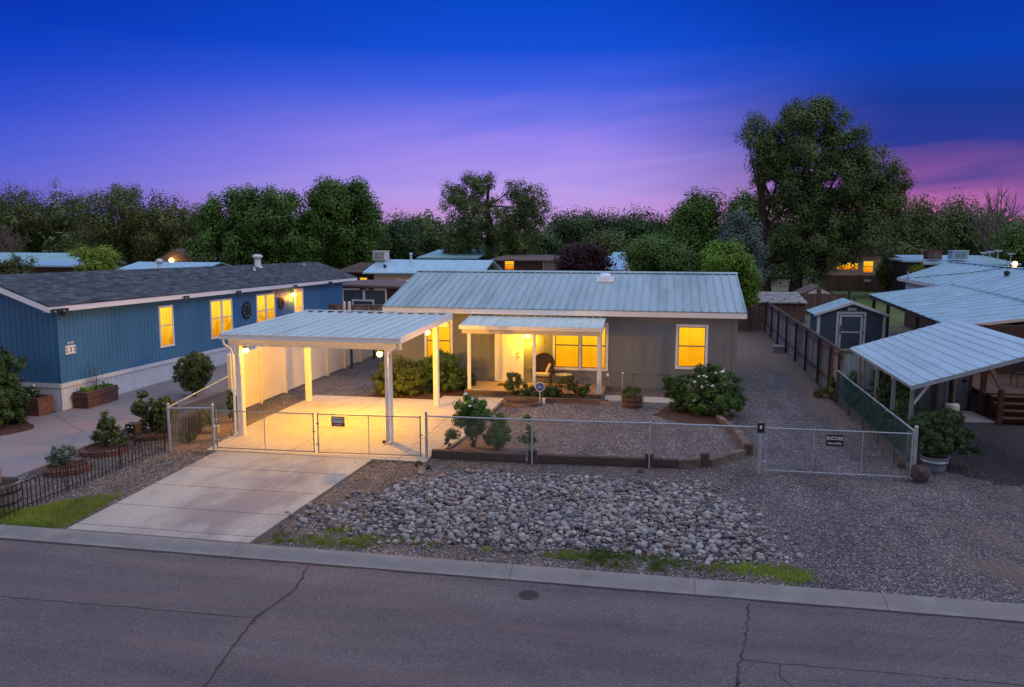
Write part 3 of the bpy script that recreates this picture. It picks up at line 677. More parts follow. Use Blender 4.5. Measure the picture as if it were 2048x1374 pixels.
def light(name, parent, loc, energy, color=(1.0, .43, .012), r=.07):
    l = bpy.data.lights.new(name, 'POINT'); l.energy = energy; l.color = color; l.shadow_soft_size = r
    o = bpy.data.objects.new(name, l); COL.objects.link(o); q = parent; off = Vector((0, 0, 0))
    while q is not None: off += Vector(q.location); q = q.parent
    o.parent = parent; o.location = Vector(loc) - off; return o
def jar_lamp(parent, c, energy, side=(0, 0), size=.08, color=(1.0, .43, .012)):
    """small wall or post lamp: bracket, glowing glass"""
    mb = MB(); c = Vector(c); mb.lathe((c.x, c.y, c.z + size * .8), [(.05, 0), (.05, .02), (.03, .05)], 12)
    mb.bar((c.x, c.y, c.z + size * 1.2), (c.x + side[0], c.y + side[1], c.z + size * 1.2), .035, .035)
    f = mb.build('lamp', M['darkmetal'], parent)
    b = MB(); b.ball((c.x, c.y, c.z + size * .1), size, 14, (1, 1, 1.0)); b.build('glass', M['lamp'], f)
    light('lamp_light', f, (c.x, c.y - (size * 1.6 if side[1] else 0), c.z - size * 1.6), energy, color)
    return f
def gable_core(mb, x0, x1, y0, y1, zb, ze, zr, along='X'):
    if along == 'X':   # ridge runs along X
        ym = (y0 + y1) / 2; pr = [(y0, zb), (y1, zb), (y1, ze), (ym, zr), (y0, ze)]; n = 5
        vs = [(x0, y, z) for y, z in pr] + [(x1, y, z) for y, z in pr]
    else:
        xm = (x0 + x1) / 2; pr = [(x0, zb), (x1, zb), (x1, ze), (xm, zr), (x0, ze)]; n = 5
        vs = [(x, y0, z) for x, z in pr] + [(x, y1, z) for x, z in pr]
    mb.add(vs, [tuple(range(n))[::-1], tuple(range(n, 2 * n))] + [(i, (i + 1) % n, n + (i + 1) % n, n + i) for i in range(n)])

# ================================================================== MAIN HOUSE
H = thing('gable_house', 'grey taupe single-storey house with pale ribbed metal roof and small front porch', 'house', (-3.85, 29.3, 0))
HY = 29.3
mb = MB(); gable_core(mb, -10.27, 2.57, HY + .06, 38.0, 0, 2.82, 3.9)
mb.ribbed((-10.3, HY, .74), (1, 0, 0), 12.9, (0, 0, 2.09), (0, -1, 0), .41, .012, -.008, .05, 0)
mb.build('wall', M['taupe'], H)
mb = MB(); mb.ribbed((-10.3, HY - .012, .0), (1, 0, 0), 12.9, (0, 0, .64), (0, -1, 0), .61, .014, -.008, .05, 0); mb.build('skirting', M['taupe'], H)
mb = MB(); mb.box(-10.32, HY - .035, .642, -6.26, HY + .02, .738); mb.box(-5.13, HY - .035, .642, 2.62, HY + .02, .738); mb.box(-10.32, HY - .03, .10, -6.95, HY - .014, .17); mb.box(-2.0, HY - .03, .10, 2.62, HY - .014, .17); mb.build('belt_trim', M['taupe'], H)
mb = MB(); mb.box(2.48, HY - .03, .742, 2.60, HY - .002, 2.79); mb.box(2.602, HY - .03, 0, 2.625, HY + .12, 2.79); mb.build('corner_board', M['taupe'], H); mb = MB(); mb.box(-10.325, HY - .03, .742, -10.2, HY - .002, 2.79); mb.build('corner_board', M['taupe'], H)
mb = MB(); sl = (33.6 - 28.98, 1.15)
for sgn, y0 in ((1, 28.98), (-1, 38.22)):
    mb.ribbed((-10.6, y0, 2.99), (1, 0, 0), 13.5, (0, sgn * sl[0], sl[1]), (0, -sgn * .24, .97), .305, .052, .036, .03, .35, start=.04)
roof = mb.build('roof', M['roofmetal'], H)
mb = MB()
for s in (-1, 1): mb.hexa([(-10.62, 33.6, 4.155), (2.92, 33.6, 4.155), (2.92, 33.6 + s * .17, 4.125), (-10.62, 33.6 + s * .17, 4.125)], [(-10.62, 33.6, 4.20), (2.92, 33.6, 4.20), (2.92, 33.6 + s * .18, 4.145), (-10.62, 33.6 + s * .18, 4.145)])
mb.build('ridge_cap', M['roofmetal'], roof)
mb = MB(); mb.box(-10.6, 29.0, 2.765, 2.9, 29.035, 2.955)
for x in (-10.6, 2.875): mb.bar((x + .0125, 29.04, 2.86), (x + .0125, 33.6, 4.01), .025, .19); mb.bar((x + .0125, 38.2, 2.86), (x + .0125, 33.6, 4.01), .025, .19)
mb.build('fascia', M['white'], roof)
mb = MB(); mb.box(-10.57, 29.04, 2.77, 2.87, 29.29, 2.785); mb.build('soffit', M['cream'], roof)
mb = MB(); x, y, z = -2.35, 32.55, 3.88
mb.bar((x, y - .33, z - .06), (x, y + .33, z + .10), .68, .09); sk = mb.build('skylight', M['whitemetal'], H)
mb = MB(); vs = []
for i in range(9):
    for j in range(9):
        u, v = i / 8 - .5, j / 8 - .5; h = .21 * (max(0, 1 - (2 * u) ** 4) * max(0, 1 - (2 * v) ** 4)) ** .5
        vs.append((x + u * .60, y + v * .60, z + .05 + v * .15 + h))
mb.add(vs, [(i * 9 + j, (i + 1) * 9 + j, (i + 1) * 9 + j + 1, i * 9 + j + 1) for i in range(8) for j in range(8)], True); mb.build('dome', M['glassroof'], sk)
P = frame((0, HY, 0), (1, 0, 0), (0, -1, 0))
window(H, P, -9.02, .80, 1.12, 1.69, 'win'); window(H, P, .47, .86, 1.14, 1.64, 'win'); window(H, P, -4.03, .70, 2.06, 1.80, 'win', nu=2)
# door
mb = MB(); mb.fbox(P, -6.25, .19, 0, -6.12, 2.27, .04); mb.fbox(P, -5.27, .19, 0, -5.14, 2.27, .04); mb.fbox(P, -6.12, 2.15, 0, -5.27, 2.27, .04); mb.fbox(P, -6.12, .17, 0, -5.27, .21, .05)
mb.build('door_frame', M['white'], H)
mb = MB(); mb.fbox(P, -6.115, .215, .0, -5.275, 2.145, .018)
for (a, b) in ((-6.0, -5.74), (-5.65, -5.39)):
    for (c, e) in ((.38, .98), (1.08, 1.62), (1.72, 2.05)):
        mb.fbox(P, a, c, .018, b, c + .02, .03); mb.fbox(P, a, e - .02, .018, b, e, .03); mb.fbox(P, a, c + .02, .018, a + .02, e - .02, .03); mb.fbox(P, b - .02, c + .02, .018, b, e - .02, .03)
        mb.fbox(P, a + .05, c + .06, .018, b - .05, e - .06, .027)
dr = mb.build('door', M['white'], H)
mb = MB()
for z in (1.14, 1.29): mb.ball((-5.345, HY - .055, z), .033, 10); mb.tube((-5.345, HY - .02, z), (-5.345, HY - .05, z), .02, 8)
mb.build('handle', M['sashgrey'], dr)
jar_lamp(H, (-4.96, HY - .16, 1.98), 125, (0, .16), .10)
mb = MB()
for i, ch in enumerate('22 29'[:5]):
    pass
mb.fbox(P, -5.02, 1.60, 0, -4.74, 1.67, .012); mb.build('number_plaque', M['cream'], H)
mb = MB(); mb.box(-2.02, HY - .05, .50, -1.92, HY - .04 + .02, .62); mb.build('outlet_box', M['white'], H)
mb = MB(); mb.path([(-1.97, HY - .05, .50), (-1.9, HY - .1, .3), (-1.75, HY - .2, .1), (-1.6, HY - .3, .02)], .012, 6); mb.path([(-1.28, HY - .2, 0), (-1.28, HY - .2, .42)], .022, 8); mb.path([(-1.28, HY - .2, .42), (-1.36, HY - .26, .42)], .018, 8); mb.build('standpipe', M['sashgrey'], H)
# porch: deck, posts, beam, gutter, roof
mb = MB(); mb.prism([(-6.95, 27.42), (-4.2, 27.42), (-4.2, 29.26), (-6.95, 29.26)], 0, .165); pd = mb.build('porch_deck', M['porchslab'], H)
mb = MB(); mb.prism([(-4.195, 27.42), (-2.02, 27.42), (-2.02, 29.26), (-4.195, 29.26)], 0, .165); mb.build('brick_floor', M['paver'], pd)
mb = MB(); mb.box(-6.98, 27.36, 0, -2.0, 27.415, .175); mb.build('deck_edge', M['timber'], pd)
mb = MB(); mb.ribbed((-7.15, 27.42, 2.515), (1, 0, 0), 5.1, (0, 1.8, .20), (0, -.11, .99), .305, .055, .03, .03, .45, start=.05); pr = mb.build('porch_roof', M['carroof'], H)
mb = MB(); mb.box(-7.1, 27.58, 2.20, -2.12, 27.72, 2.36); mb.bar((-7.07, 27.73, 2.29), (-7.07, 29.28, 2.42), .06, .14); mb.bar((-2.13, 27.73, 2.29), (-2.13, 29.28, 2.42), .06, .14); mb.build('beam', M['cream'], pr)
mb = MB(); mb.prism([(-7.16, 27.40), (-2.04, 27.40), (-2.04, 27.54), (-7.16, 27.54)], 2.375, 2.485); mb.box(-7.17, 27.385, 2.46, -2.03, 27.40, 2.495); mb.build('gutter', M['whitemetal'], pr)
mb = MB(); mb.path([(-2.1, 27.46, 2.38), (-2.1, 27.50, 2.25), (-2.1, 27.6, 2.16), (-2.1, 27.6, .2)], .03, 6); mb.build('downspout', M['whitemetal'], pr)
for x in (-6.85, -4.47, -2.18):
    mb = MB(); mb.box(x - .055, 27.60, .167, x + .055, 27.70, 2.198); mb.build('porch_post', M['white'], H)

# ================================================================== CARPORT
CX0, CX1, CY0, CY1, CZ0, CZ1 = -12.1, -6.83, 20.0, 25.35, 2.965, 3.10
cp = thing('carport', 'white metal carport on four thick posts lit by warm lamps over the concrete slab', 'carport', (-9.5, 22.7, 0))
mb = MB(); mb.ribbed((CX0 + .03, CY0 + .12, CZ0 - .02), (1, 0, 0), CX1 - CX0 - .06, (0, CY1 - CY0 - .12, CZ1 - CZ0), (0, -.02, 1), .355, .10, .062, .02, .35, start=.12); rf = mb.build('roof', M['carroof'], cp)
mb = MB(); mb.box(CX0, CY0, 2.835, CX1, CY0 + .11, 2.975); mb.box(CX0 - .005, CY0 - .012, 2.95, CX1 + .005, CY0 - .001, 2.985); mb.build('gutter', M['whitemetal'], rf)
for x in (CX0, CX1 - .04):
    mb = MB(); mb.hexa([(x, CY0 + .112, 2.83), (x + .04, CY0 + .112, 2.83), (x + .04, CY1, 2.95), (x, CY1, 2.95)], [(x, CY0 + .112, 3.01), (x + .04, CY0 + .112, 3.01), (x + .04, CY1, 3.15), (x, CY1, 3.15)]); mb.build('side_fascia', M['whitemetal'], rf)
mb = MB(); mb.box(CX0 + .08, CY1 - .05, 3.15, CX1 - .08, CY1, 3.175); mb.build('rear_flashing', M['whitemetal'], rf)
for a in ((CX0 + .1, 20.30, 2.62, CX1 - .1, 20.42, 2.832), (CX0 + .1, 25.05, 2.72, CX1 - .1, 25.17, 2.93)): mb = MB(); mb.box(*a); mb.build('beam', M['whitemetal'], cp)
for (x, y, zt) in ((-11.72, 20.36, 2.618), (-7.32, 20.40, 2.618), (-11.9, 25.11, 2.718), (-7.35, 25.11, 2.718)):
    mb = MB(); w = .082
    mb.box(x - w, y - w, .037, x + w, y + w, zt)
    for s in (-1, 1):
        mb.box(x + s * .038 - .016, y - w - .012, .04, x + s * .038 + .016, y - w - .001, zt)
        mb.box(x + w + .001, y + s * .038 - .016, .04, x + w + .012, y + s * .038 + .016, zt)
    mb.build('post', M['whitemetal'], cp)
for x, s in ((-11.93, 1), (-7.28, 1)):
    mb = MB(); xx = x if x < -10 else -7.03
    if x < -10: mb.path([(-12.0, 20.05, 2.83), (-12.0, 20.07, 2.70), (-11.86, 20.18, 2.55), (-11.84, 20.22, 2.4), (-11.84, 20.22, .12), (-11.86, 20.12, .07)], .035, 8)
    else: mb.path([(-6.95, 20.05, 2.83), (-6.95, 20.08, 2.72), (-7.15, 20.2, 2.62), (-7.24, 20.25, 2.5), (-7.24, 20.25, .12), (-7.24, 20.13, .07)], .035, 8)
    dsp = mb.build('downspout', M['whitemetal'], cp)
    mb = MB(); xo = -11.93 if x < -10 else -7.42; mb.box(xo - .04, 20.18, .06, xo + .03, 20.26, .12); mb.build('drain_outlet', M['black'], dsp)
jar_lamp(cp, (-11.50, 20.36, 2.48), 22, (-.14, 0)); jar_lamp(cp, (-7.56, 20.40, 2.48), 60, (.14, 0)); jar_lamp(cp, (-7.62, 25.11, 2.50), 60, (.18, 0)); jar_lamp(cp, (-11.64, 25.11, 2.55), 25, (-.16, 0))
mb = MB(); mb.lathe((-9.45, 22.4, 2.86), [(.04, .12), (.16, .10), (.17, .05), (.05, .03)], 18); cl_ = mb.build('ceiling_lamp', M['whitemetal'], cp)
mb = MB(); mb.lathe((-9.45, 22.4, 2.80), [(.02, 0), (.11, .03), (.13, .08)], 18); mb.build('glass', M['lamp'], cl_)
light('lamp_light', cl_, (-9.45, 22.4, 2.70), 1150, (1.0, .44, .006), .12)

# ================================================================== WHITE VINYL FENCE
vf = thing('vinyl_fence', 'tall white vinyl privacy fence running back beside the carport', 'fence', (-13.45, 22.8, 0))
y = 22.8; VX = -13.45; k = 0
while y < 44:
    mb = MB(); mb.box(VX - .065, y - .065, 0, VX + .065, y + .065, 1.93); mb.hexa([(VX - .075, y - .075, 1.931), (VX + .075, y - .075, 1.931), (VX + .075, y + .075, 1.931), (VX - .075, y + .075, 1.931)], [(VX - .02, y - .02, 1.98), (VX + .02, y - .02, 1.98), (VX + .02, y + .02, 1.98), (VX - .02, y + .02, 1.98)])
    mb.build('post', M['vinyl'], vf)
    if y + 1.83 < 44.5:
        mb = MB(); a, b = y + .066, y + 1.83 - .066
        mb.ribbed((VX + .012, a, .17), (0, 1, 0), b - a, (0, 0, 1.28), (1, 0, 0), .15, .008, -.006, .024, 0)
        mb.ribbed((VX + .012, a, 1.535), (0, 1, 0), b - a, (0, 0, .29), (1, 0, 0), .15, .008, -.006, .024, 0)
        for z in (.06, 1.45, 1.825): mb.box(VX - .025, a, z, VX + .028, b, z + (.11 if z < 1 else .083))
        mb.build('panel', M['vinyl'], vf)
    y += 1.83; k += 1
for yy, lab in ((31.9, 'dark square steel post standing before the white vinyl fence, nearer one'), (34.6, 'dark square steel post before the white vinyl fence, farther one')):
    mb = MB(); mb.box(-13.14, yy - .04, 0, -13.06, yy + .04, 1.55); mb.box(-13.15, yy - .05, 1.551, -13.05, yy + .05, 1.57); mb.build('steel_post', M['darkmetal'], None, (-13.1, yy, 0), label=lab, cat='post')

# ================================================================== CHAIN LINK
def fabric(mb, p, q, z0, z1, s=.075, r=.0026):
    p = Vector((p[0], p[1], 0)); q = Vector((q[0], q[1], 0)); L = (q - p).length; d = (q - p) / L; hgt = z1 - z0; nrm = Vector((-d.y, d.x, 0))
    u = -hgt
    while u < L:
        for sg in (1, -1):
            a0, b0 = (u, 0.0), (u + hgt, hgt)
            ua, za, ub, zb = u, 0.0, u + hgt, hgt
            if ua < 0: za -= ua; ua = 0
            if ub > L: zb -= (ub - L); ub = L
            if ub - ua < .01: continue
            A = p + d * ua + Vector((0, 0, z0 + (za if sg > 0 else hgt - za))) + nrm * .003 * sg; B = p + d * ub + Vector((0, 0, z0 + (zb if sg > 0 else hgt - zb))) + nrm * .003 * sg
            mb.bar(A, B, r * 2, r * 2, nrm)
        u += s
def rail(mb, p, q, z, r=.02): mb.tube((p[0], p[1], z), (q[0], q[1], z), r, 8)
def cpost(mb, p, h, r=.03):
    mb.tube((p[0], p[1], -.05), (p[0], p[1], h), r, 10); mb.ball((p[0], p[1], h), r * 1.25, 8)
g0, g1, g2a, g2b, g3, f1, f2, g4, g5 = (-12.8, 18.55), (-11.68, 18.82), (-8.86, 18.9), (-8.74, 18.9), (-5.96, 19.06), (-3.14, 19.12), (-.25, 19.33), (2.36, 19.4), (5.76, 19.45)
cf = thing('chain_link_fence', 'galvanised chain link fence along the front of the gravel yard and the short side run', 'fence', (-3, 19.1, 0))
for p, h, r in ((g0, 1.27, .035), (g1, 1.24, .035), ((-5.86, 19.06), 1.22, .035), (f1, 1.17, .026), (f2, 1.17, .026), (g4, 1.22, .04)):
    mb = MB(); cpost(mb, p, h, r); mb.build('post', M['steel'], cf)
mb = MB(); mb.path([(-5.86, 19.06, 1.14), (*f1, 1.14), (*f2, 1.14), (*g4, 1.14)], .02, 8); mb.build('top_rail', M['steel'], cf)
mb = MB(); rail(mb, g0, g1, 1.16); mb.build('top_rail', M['steel'], cf); mb = MB(); mb.tube((-12.8, 18.55, 1.18), (-13.4, 22.6, 1.30), .02, 8); mb.build('top_rail', M['steel'], cf)
for a, b, z1, rr in (((-5.84, 19.06), f1, 1.13, .0026), (f1, f2, 1.13, .0018), (f2, g4, 1.13, .0018), (g0, g1, 1.14, .0017), (g0, (-13.4, 22.6), 1.2, .0017)):
    mb = MB(); fabric(mb, a, b, .06, z1, .075, rr); mb.build('wire_mesh', M['wire'], cf)
def gate(name, label, a, b, group=None, r=.0026, latch=True, nmid=1, h=1.10, fm='gateframe'):
    t = thing(name, label, 'gate', ((a[0] + b[0]) / 2, (a[1] + b[1]) / 2, 0), 0, group)
    mb = MB(); A = Vector((a[0], a[1], 0)); B = Vector((b[0], b[1], 0)); z0 = .09
    for z in (z0, h): rail(mb, a, b, z, .015)
    for p in (a, b): mb.tube((p[0], p[1], z0 - .03), (p[0], p[1], h + .04), .018, 8)
    mb.build('frame', M[fm], t)
    for i in range(nmid):
        p = A.lerp(B, (i + 1) / (nmid + 1)); mb = MB(); mb.tube((p.x, p.y, z0), (p.x, p.y, h), .011, 6); mb.build('brace', M['steel'], t)
    mb = MB(); fabric(mb, a, b, z0, h, .075, r); mb.build('wire_mesh', M['wire'], t)
    mb = MB()
    for z in (.3, .85): p = A; mb.tube((p.x - .05, p.y, z), (p.x + .03, p.y, z), .028, 8)
    mb.build('hinge', M['steel'], t)
    if latch: mb = MB(); mb.box(B.x - .03, B.y - .04, .62, B.x + .07, B.y - .022, .66); mb.build('latch', M['steel'], t)
    return t
gate('drive_gate', 'plain chain link drive gate leaf between the side post and the leaf with the sign', (-11.58, 18.82), g2a, 'driveway gate leaves')
gate('drive_gate', 'chain link drive gate leaf carrying a small brown sign, in front of the carport post', g2b, (-6.02, 19.06), 'driveway gate leaves')
gate('side_gate', 'wide chain link gate closing the gravel lane with a black sign on it', (2.5, 19.40), g5, None, .0018, True, 2, 1.13, 'steel')
mb = MB(); mb.box(2.28, 19.33, 1.02, 2.44, 19.36, 1.26); pm = mb.build('meter_box', M['black'], None, (2.36, 19.35, 1.02), label='small black box with a white figure fixed to the top of the lane gate post', cat='box')
mb = MB(); mb.box(2.33, 19.322, 1.12, 2.38, 19.329, 1.20); mb.build('label_plate', M['lettering'], pm)
# signs
def text_mesh(s, size, name='lettering', m='lettering', parent=None, origin=(0, 0, 0), U=(1, 0, 0), Nn=(0, -1, 0), bold=0, sx=1.0):
    cu = bpy.data.curves.new('t', 'FONT'); cu.body = s; cu.size = size; cu.align_x = 'CENTER'; cu.align_y = 'CENTER'; cu.extrude = .001; cu.offset = bold
    o = bpy.data.objects.new('t', cu); COL.objects.link(o); dg = bpy.context.evaluated_depsgraph_get(); me = bpy.data.meshes.new_from_object(o.evaluated_get(dg)); bpy.data.objects.remove(o); bpy.data.curves.remove(cu)
    off = Vector((0, 0, 0)); q = parent
    while q is not None: off += Vector(q.location); q = q.parent
    U = Vector(U); Nn = Vector(Nn); O = Vector(origin) - off
    for v in me.vertices: v.co = O + U * v.co.x * sx + Vector((0, 0, 1)) * v.co.y + Nn * v.co.z
    me.materials.clear(); me.materials.append(M[m]); me.name = name
    r = bpy.data.objects.new(name, me); COL.objects.link(r); r.parent = parent; return r
mb = MB(); sx_, sy_ = 4.04, 19.37
sg = thing('gate_sign', 'black sign with pale two-line lettering wired on the wide lane gate', 'sign', (sx_, sy_, .9))
mb.box(sx_ - .19, sy_ - .006, .77, sx_ + .19, sy_ + .006, 1.04); mb.build('board', M['signblack'], sg)
text_mesh('ENCOIKE', .115, parent=sg, origin=(sx_, sy_ - .008, .955), bold=.0018, sx=.76); text_mesh('SPwu IAMIO', .07, parent=sg, origin=(sx_, sy_ - .008, .835), bold=.001, sx=.85)
sx_, sy_ = -8.16, 18.86
sg = thing('gate_sign', 'small weathered brown sign wired on the drive gate leaf', 'sign', (sx_, sy_, .9))
mb = MB(); mb.box(sx_ - .18, sy_ - .006, .81, sx_ + .18, sy_ + .006, 1.07); mb.build('board', M['signbrown'], sg)
mb = MB(); mb.box(sx_ - .15, sy_ - .0095, .93, sx_ + .15, sy_ - .0065, 1.045); mb.box(sx_ - .15, sy_ - .0095, .905, sx_ + .15, sy_ - .0065, .922); mb.build('plate', M['cream'], sg)
text_mesh('OWNER', .075, 'lettering', 'signblack', sg, (sx_, sy_ - .011, .985), bold=.001, sx=1.0); text_mesh('COMET', .065, 'lettering', 'terracotta', sg, (sx_, sy_ - .008, .855), bold=.001)
sx_, sy_ = -4.03, 26.15
sg = thing('yard_sign', 'round blue and white security yard sign on a thin stake before the porch', 'sign', (sx_, sy_, 0))
mb = MB(); mb.tube((sx_, sy_ + .015, 0), (sx_, sy_ + .015, .75), .012, 8); mb.build('stake', M['white'], sg)
def disc(mb, c, r, y, n=8, th=.008, ph=0): mb.add([(c[0] + r * math.cos(2 * math.pi * (i + ph) / n), yy, c[1] + r * math.sin(2 * math.pi * (i + ph) / n)) for yy in (y, y + th) for i in range(n)], [tuple(range(n)), tuple(range(n, 2 * n))[::-1]] + [(i, n + i, n + (i + 1) % n, (i + 1) % n) for i in range(n)])
mb = MB(); disc(mb, (sx_, .62), .165, sy_ - .005, 8, .01, .5); mb.build('rim', M['white'], sg)
mb = MB(); disc(mb, (sx_, .62), .147, sy_ - .010, 8, .004, .5); mb.build('face', M['signblue'], sg)
text_mesh('Sood', .07, parent=sg, origin=(sx_, sy_ - .0115, .65), bold=.0); text_mesh('Seank', .065, parent=sg, origin=(sx_, sy_ - .0115, .59), bold=.0)

# green coated side fence with concrete footing board
gf = thing('green_chain_fence', 'green coated chain link fence beside the gravel lane near the neighbour carport', 'fence', (5.86, 24, 0))
for y in (19.55, 21.2, 22.8, 24.5, 26.4, 28.3):
    mb = MB(); cpost(mb, (5.86, y), 1.18 if y > 20 else 1.26, .022 if y > 20 else .04); mb.build('post', M['steel'] if y < 20 else M['greenwire'], gf)
mb = MB(); rail(mb, (5.86, 19.6), (5.86, 28.3), 1.14, .022); mb.build('top_rail', M['steel'], gf)
mb = MB(); fabric(mb, (5.86, 19.6), (5.86, 28.3), .15, 1.13, .085, .0022); mb.build('wire_mesh', M['greenwire'], gf)
for a, b in ((19.8, 22.7), (22.72, 25.5), (25.52, 28.3)):
    mb = MB(); mb.box(5.93, a, 0, 6.07, b, .17); mb.build('edging_board', M['timber'], None, (6.0, (a + b) / 2, 0), label='weathered edging timber along the green fence, ' + ('nearest the gate' if a < 20 else 'middle one' if a < 23 else 'farthest one'), cat='timber', group='timbers edging the green fence')

# ================================================================== RIGHT HAND TIMBER FENCE
wf = thing('board_fence', 'grey weathered board fence with dark posts along the gravel lane', 'fence', (5.98, 38, 0))
FX = 6.02
for y in (28.5, 30.0, 32.2, 35.0, 37.7, 40.6, 43.6, 46.2, 48.8):
    mb = MB(); mb.box(FX - .12, y - .05, 0, FX - .03, y + .05, 1.74); mb.build('post', M['timberdark'], wf)
mb = MB(); y = 28.45
while y < 49: 
    h = 1.72 + random.uniform(-.015, .015); mb.box(FX + .03, y, .03, FX + .05 + random.uniform(-.004, .004), y + .135, h); y += .142
mb.build('boards', M['fencewood'], wf)
mb = MB()
for z in (.45, 1.50): mb.box(FX - .03, 28.45, z, FX + .028, 49, z + .09)
mb.build('rail', M['railwood'], wf)
mb = MB(); mb.box(FX - .05, 28.45, 1.745, FX + .09, 49, 1.785); mb.build('cap_rail', M['timberdark'], wf)
bf = thing('lane_gate', 'dark red-brown board gate closing the far end of the gravel lane', 'gate', (4.4, 49, 0))
mb = MB(); x = 2.6
while x < 5.85: mb.box(x, 48.95, .05, x + .13, 48.98 + random.uniform(0, .01), 1.52 + random.uniform(-.02, .02)); x += .14
mb.build('boards', M['redwood'], bf)
mb = MB(); mb.box(5.0, 48.85, 0, 5.1, 48.945, 1.56); mb.box(2.6, 48.99, .4, 5.85, 49.03, .5); mb.box(2.6, 48.99, 1.2, 5.85, 49.03, 1.3); mb.build('brace', M['timberdark'], bf)
mf = thing('metal_fence', 'pale corrugated metal fence panels behind the neighbour carport', 'fence', (8.2, 28.0, 0))
mb = MB(); mb.ribbed((6.14, 28.35, .02), (1, 0, 0), 1.35, (0, 0, 1.72), (0, -1, 0), .2, .06, .018, .01); mb.build('pale_sheet', M['palepanel'], mf); mb = MB(); mb.ribbed((7.5, 28.0, .02), (1, 0, 0), 2.4, (0, 0, 1.62), (0, -1, 0), .2, .06, .018, .01); mb.build('sheet', M['panelgrey'], mf)
mb = MB(); mb.box(6.08, 28.30, 1.75, 7.5, 28.42, 1.83); mb.build('cap', M['railwood'], mf)
for x in (7.5, 8.85, 9.9): mb = MB(); mb.box(x - .04, 27.86, 0, x + .04, 27.94, 1.7); mb.build('post', M['timberdark'], mf)
mb = MB(); mb.box(5.35, 40.2, 0, 5.85, 40.9, .28); mb.box(5.33, 40.18, .28, 5.87, 40.92, .31); mb.build('concrete_block', M['oldconc'], None, (5.6, 40.5, 0), label='low grey concrete block at the foot of the board fence', cat='block')

# ================================================================== BLUE HOUSE
B = thing('mobile_home', 'long blue mobile home with dark shingle roof and pale skirting', 'house', (-19.1, 22.2, 0))
B.rotation_euler = (rad(-.9), 0, 0)
BX, BY0, BY1, BL = -19.1, 22.2, 45.4, -23.6
mb = MB(); gable_core(mb, BL, BX - .03, BY0 + .03, BY1 - .03, .9, 3.42, 4.2, 'Y')
mb.ribbed((BX - .02, BY0, .93), (0, 1, 0), BY1 - BY0, (0, 0, 2.45), (1, 0, 0), .203, .022, -.018, .04, 0)
mb.build('wall', M['blue'], B)
mb = MB(); mb.ribbed((BL, BY0, .93), (1, 0, 0), BX - BL - .005, (0, 0, 3.15), (0, -1, 0), .203, .016, -.012, .028, 0, vf=lambda u: (2.5 + .33 * (2.25 - abs(u - 2.25))) / 3.15)
mb.build('gable_wall', M['blue'], B)
mb = MB(); mb.ribbed((BX - .015, BY0, -.1), (0, 1, 0), BY1 - BY0, (0, 0, .88), (1, 0, 0), .155, .014, -.012, .03, 0); mb.ribbed((BL, BY0 + .0, -.1), (1, 0, 0), BX - BL - .02, (0, 0, .88), (0, -1, 0), .155, .014, -.012, .03, 0)
mb.build('skirting', M['bluewhite'], B)
mb = MB(); mb.box(BX - .012, BY0 - .02, .785, BX + .03, BY1, .925); mb.box(BL, BY0 - .04, .785, BX - .014, BY0 - .005, .925); mb.build('skirting_cap', M['bluewhite'], B)
mb = MB(); mb.box(BX - .02, BY0 - .025, .93, BX + .012, BY0 + .08, 3.3); mb.build('corner_board', M['blue'], B)
EX = -18.75; RX = -21.35; RZ, EZ = 4.42, 3.50; LX = 2 * RX - EX; Y0, Y1 = 21.5, 46.9
mb = MB()
for ex in (EX, LX):
    mb.hexa([(ex, Y0, EZ - .035), (RX, Y0, RZ - .035), (RX, Y1, RZ - .035), (ex, Y1, EZ - .035)], [(ex, Y0, EZ), (RX, Y0, RZ), (RX, Y1, RZ), (ex, Y1, EZ)])
br = mb.build('roof', M['shingle'], B)
mb = MB(); mb.box(EX - .05, Y0, 3.29, EX - .01, Y1, 3.462)
for yy in (Y0, Y1 - .04):
    for ex in (EX - .052, LX + .052): mb.hexa([(ex, yy, 3.28), (ex, yy + .04, 3.28), (RX, yy + .04, 4.19), (RX, yy, 4.19)], [(ex, yy, 3.455), (ex, yy + .04, 3.455), (RX, yy + .04, 4.375), (RX, yy, 4.375)])
mb.build('fascia', M['white'], br)
mb = MB(); mb.box(BX + .014, Y0 + .05, 3.292, EX - .052, Y1 - .05, 3.305); mb.build('soffit', M['cream'], br)
PB = frame((BX - .018, 0, 0), (0, 1, 0), (1, 0, 0))
window(B, PB, 27.44, 1.44, .90, 1.62, 'winblue', cw=.05, sash='cream'); window(B, PB, 31.0, 1.38, 1.76, 1.68, 'winblue', cw=.05, nu=2, sash='cream', gap=.12); window(B, PB, 34.95, 1.40, 1.84, 1.68, 'winblue', cw=.05, nu=2, sash='cream', gap=.12)
window(B, PB, 38.98, 1.0, 1.0, 2.15, 'winblue', cw=.14, sash='cream', name='glass_door')
PG = frame((0, BY0 - .002, 0), (1, 0, 0), (0, -1, 0)); window(B, PG, -22.4, 1.35, 1.05, 1.45, 'dimwin', cw=.07, sash='white')
jar_lamp(B, (BX + .16, 38.62, 2.86), 70, (-.16, 0), .11, (1.0, .28, .01))
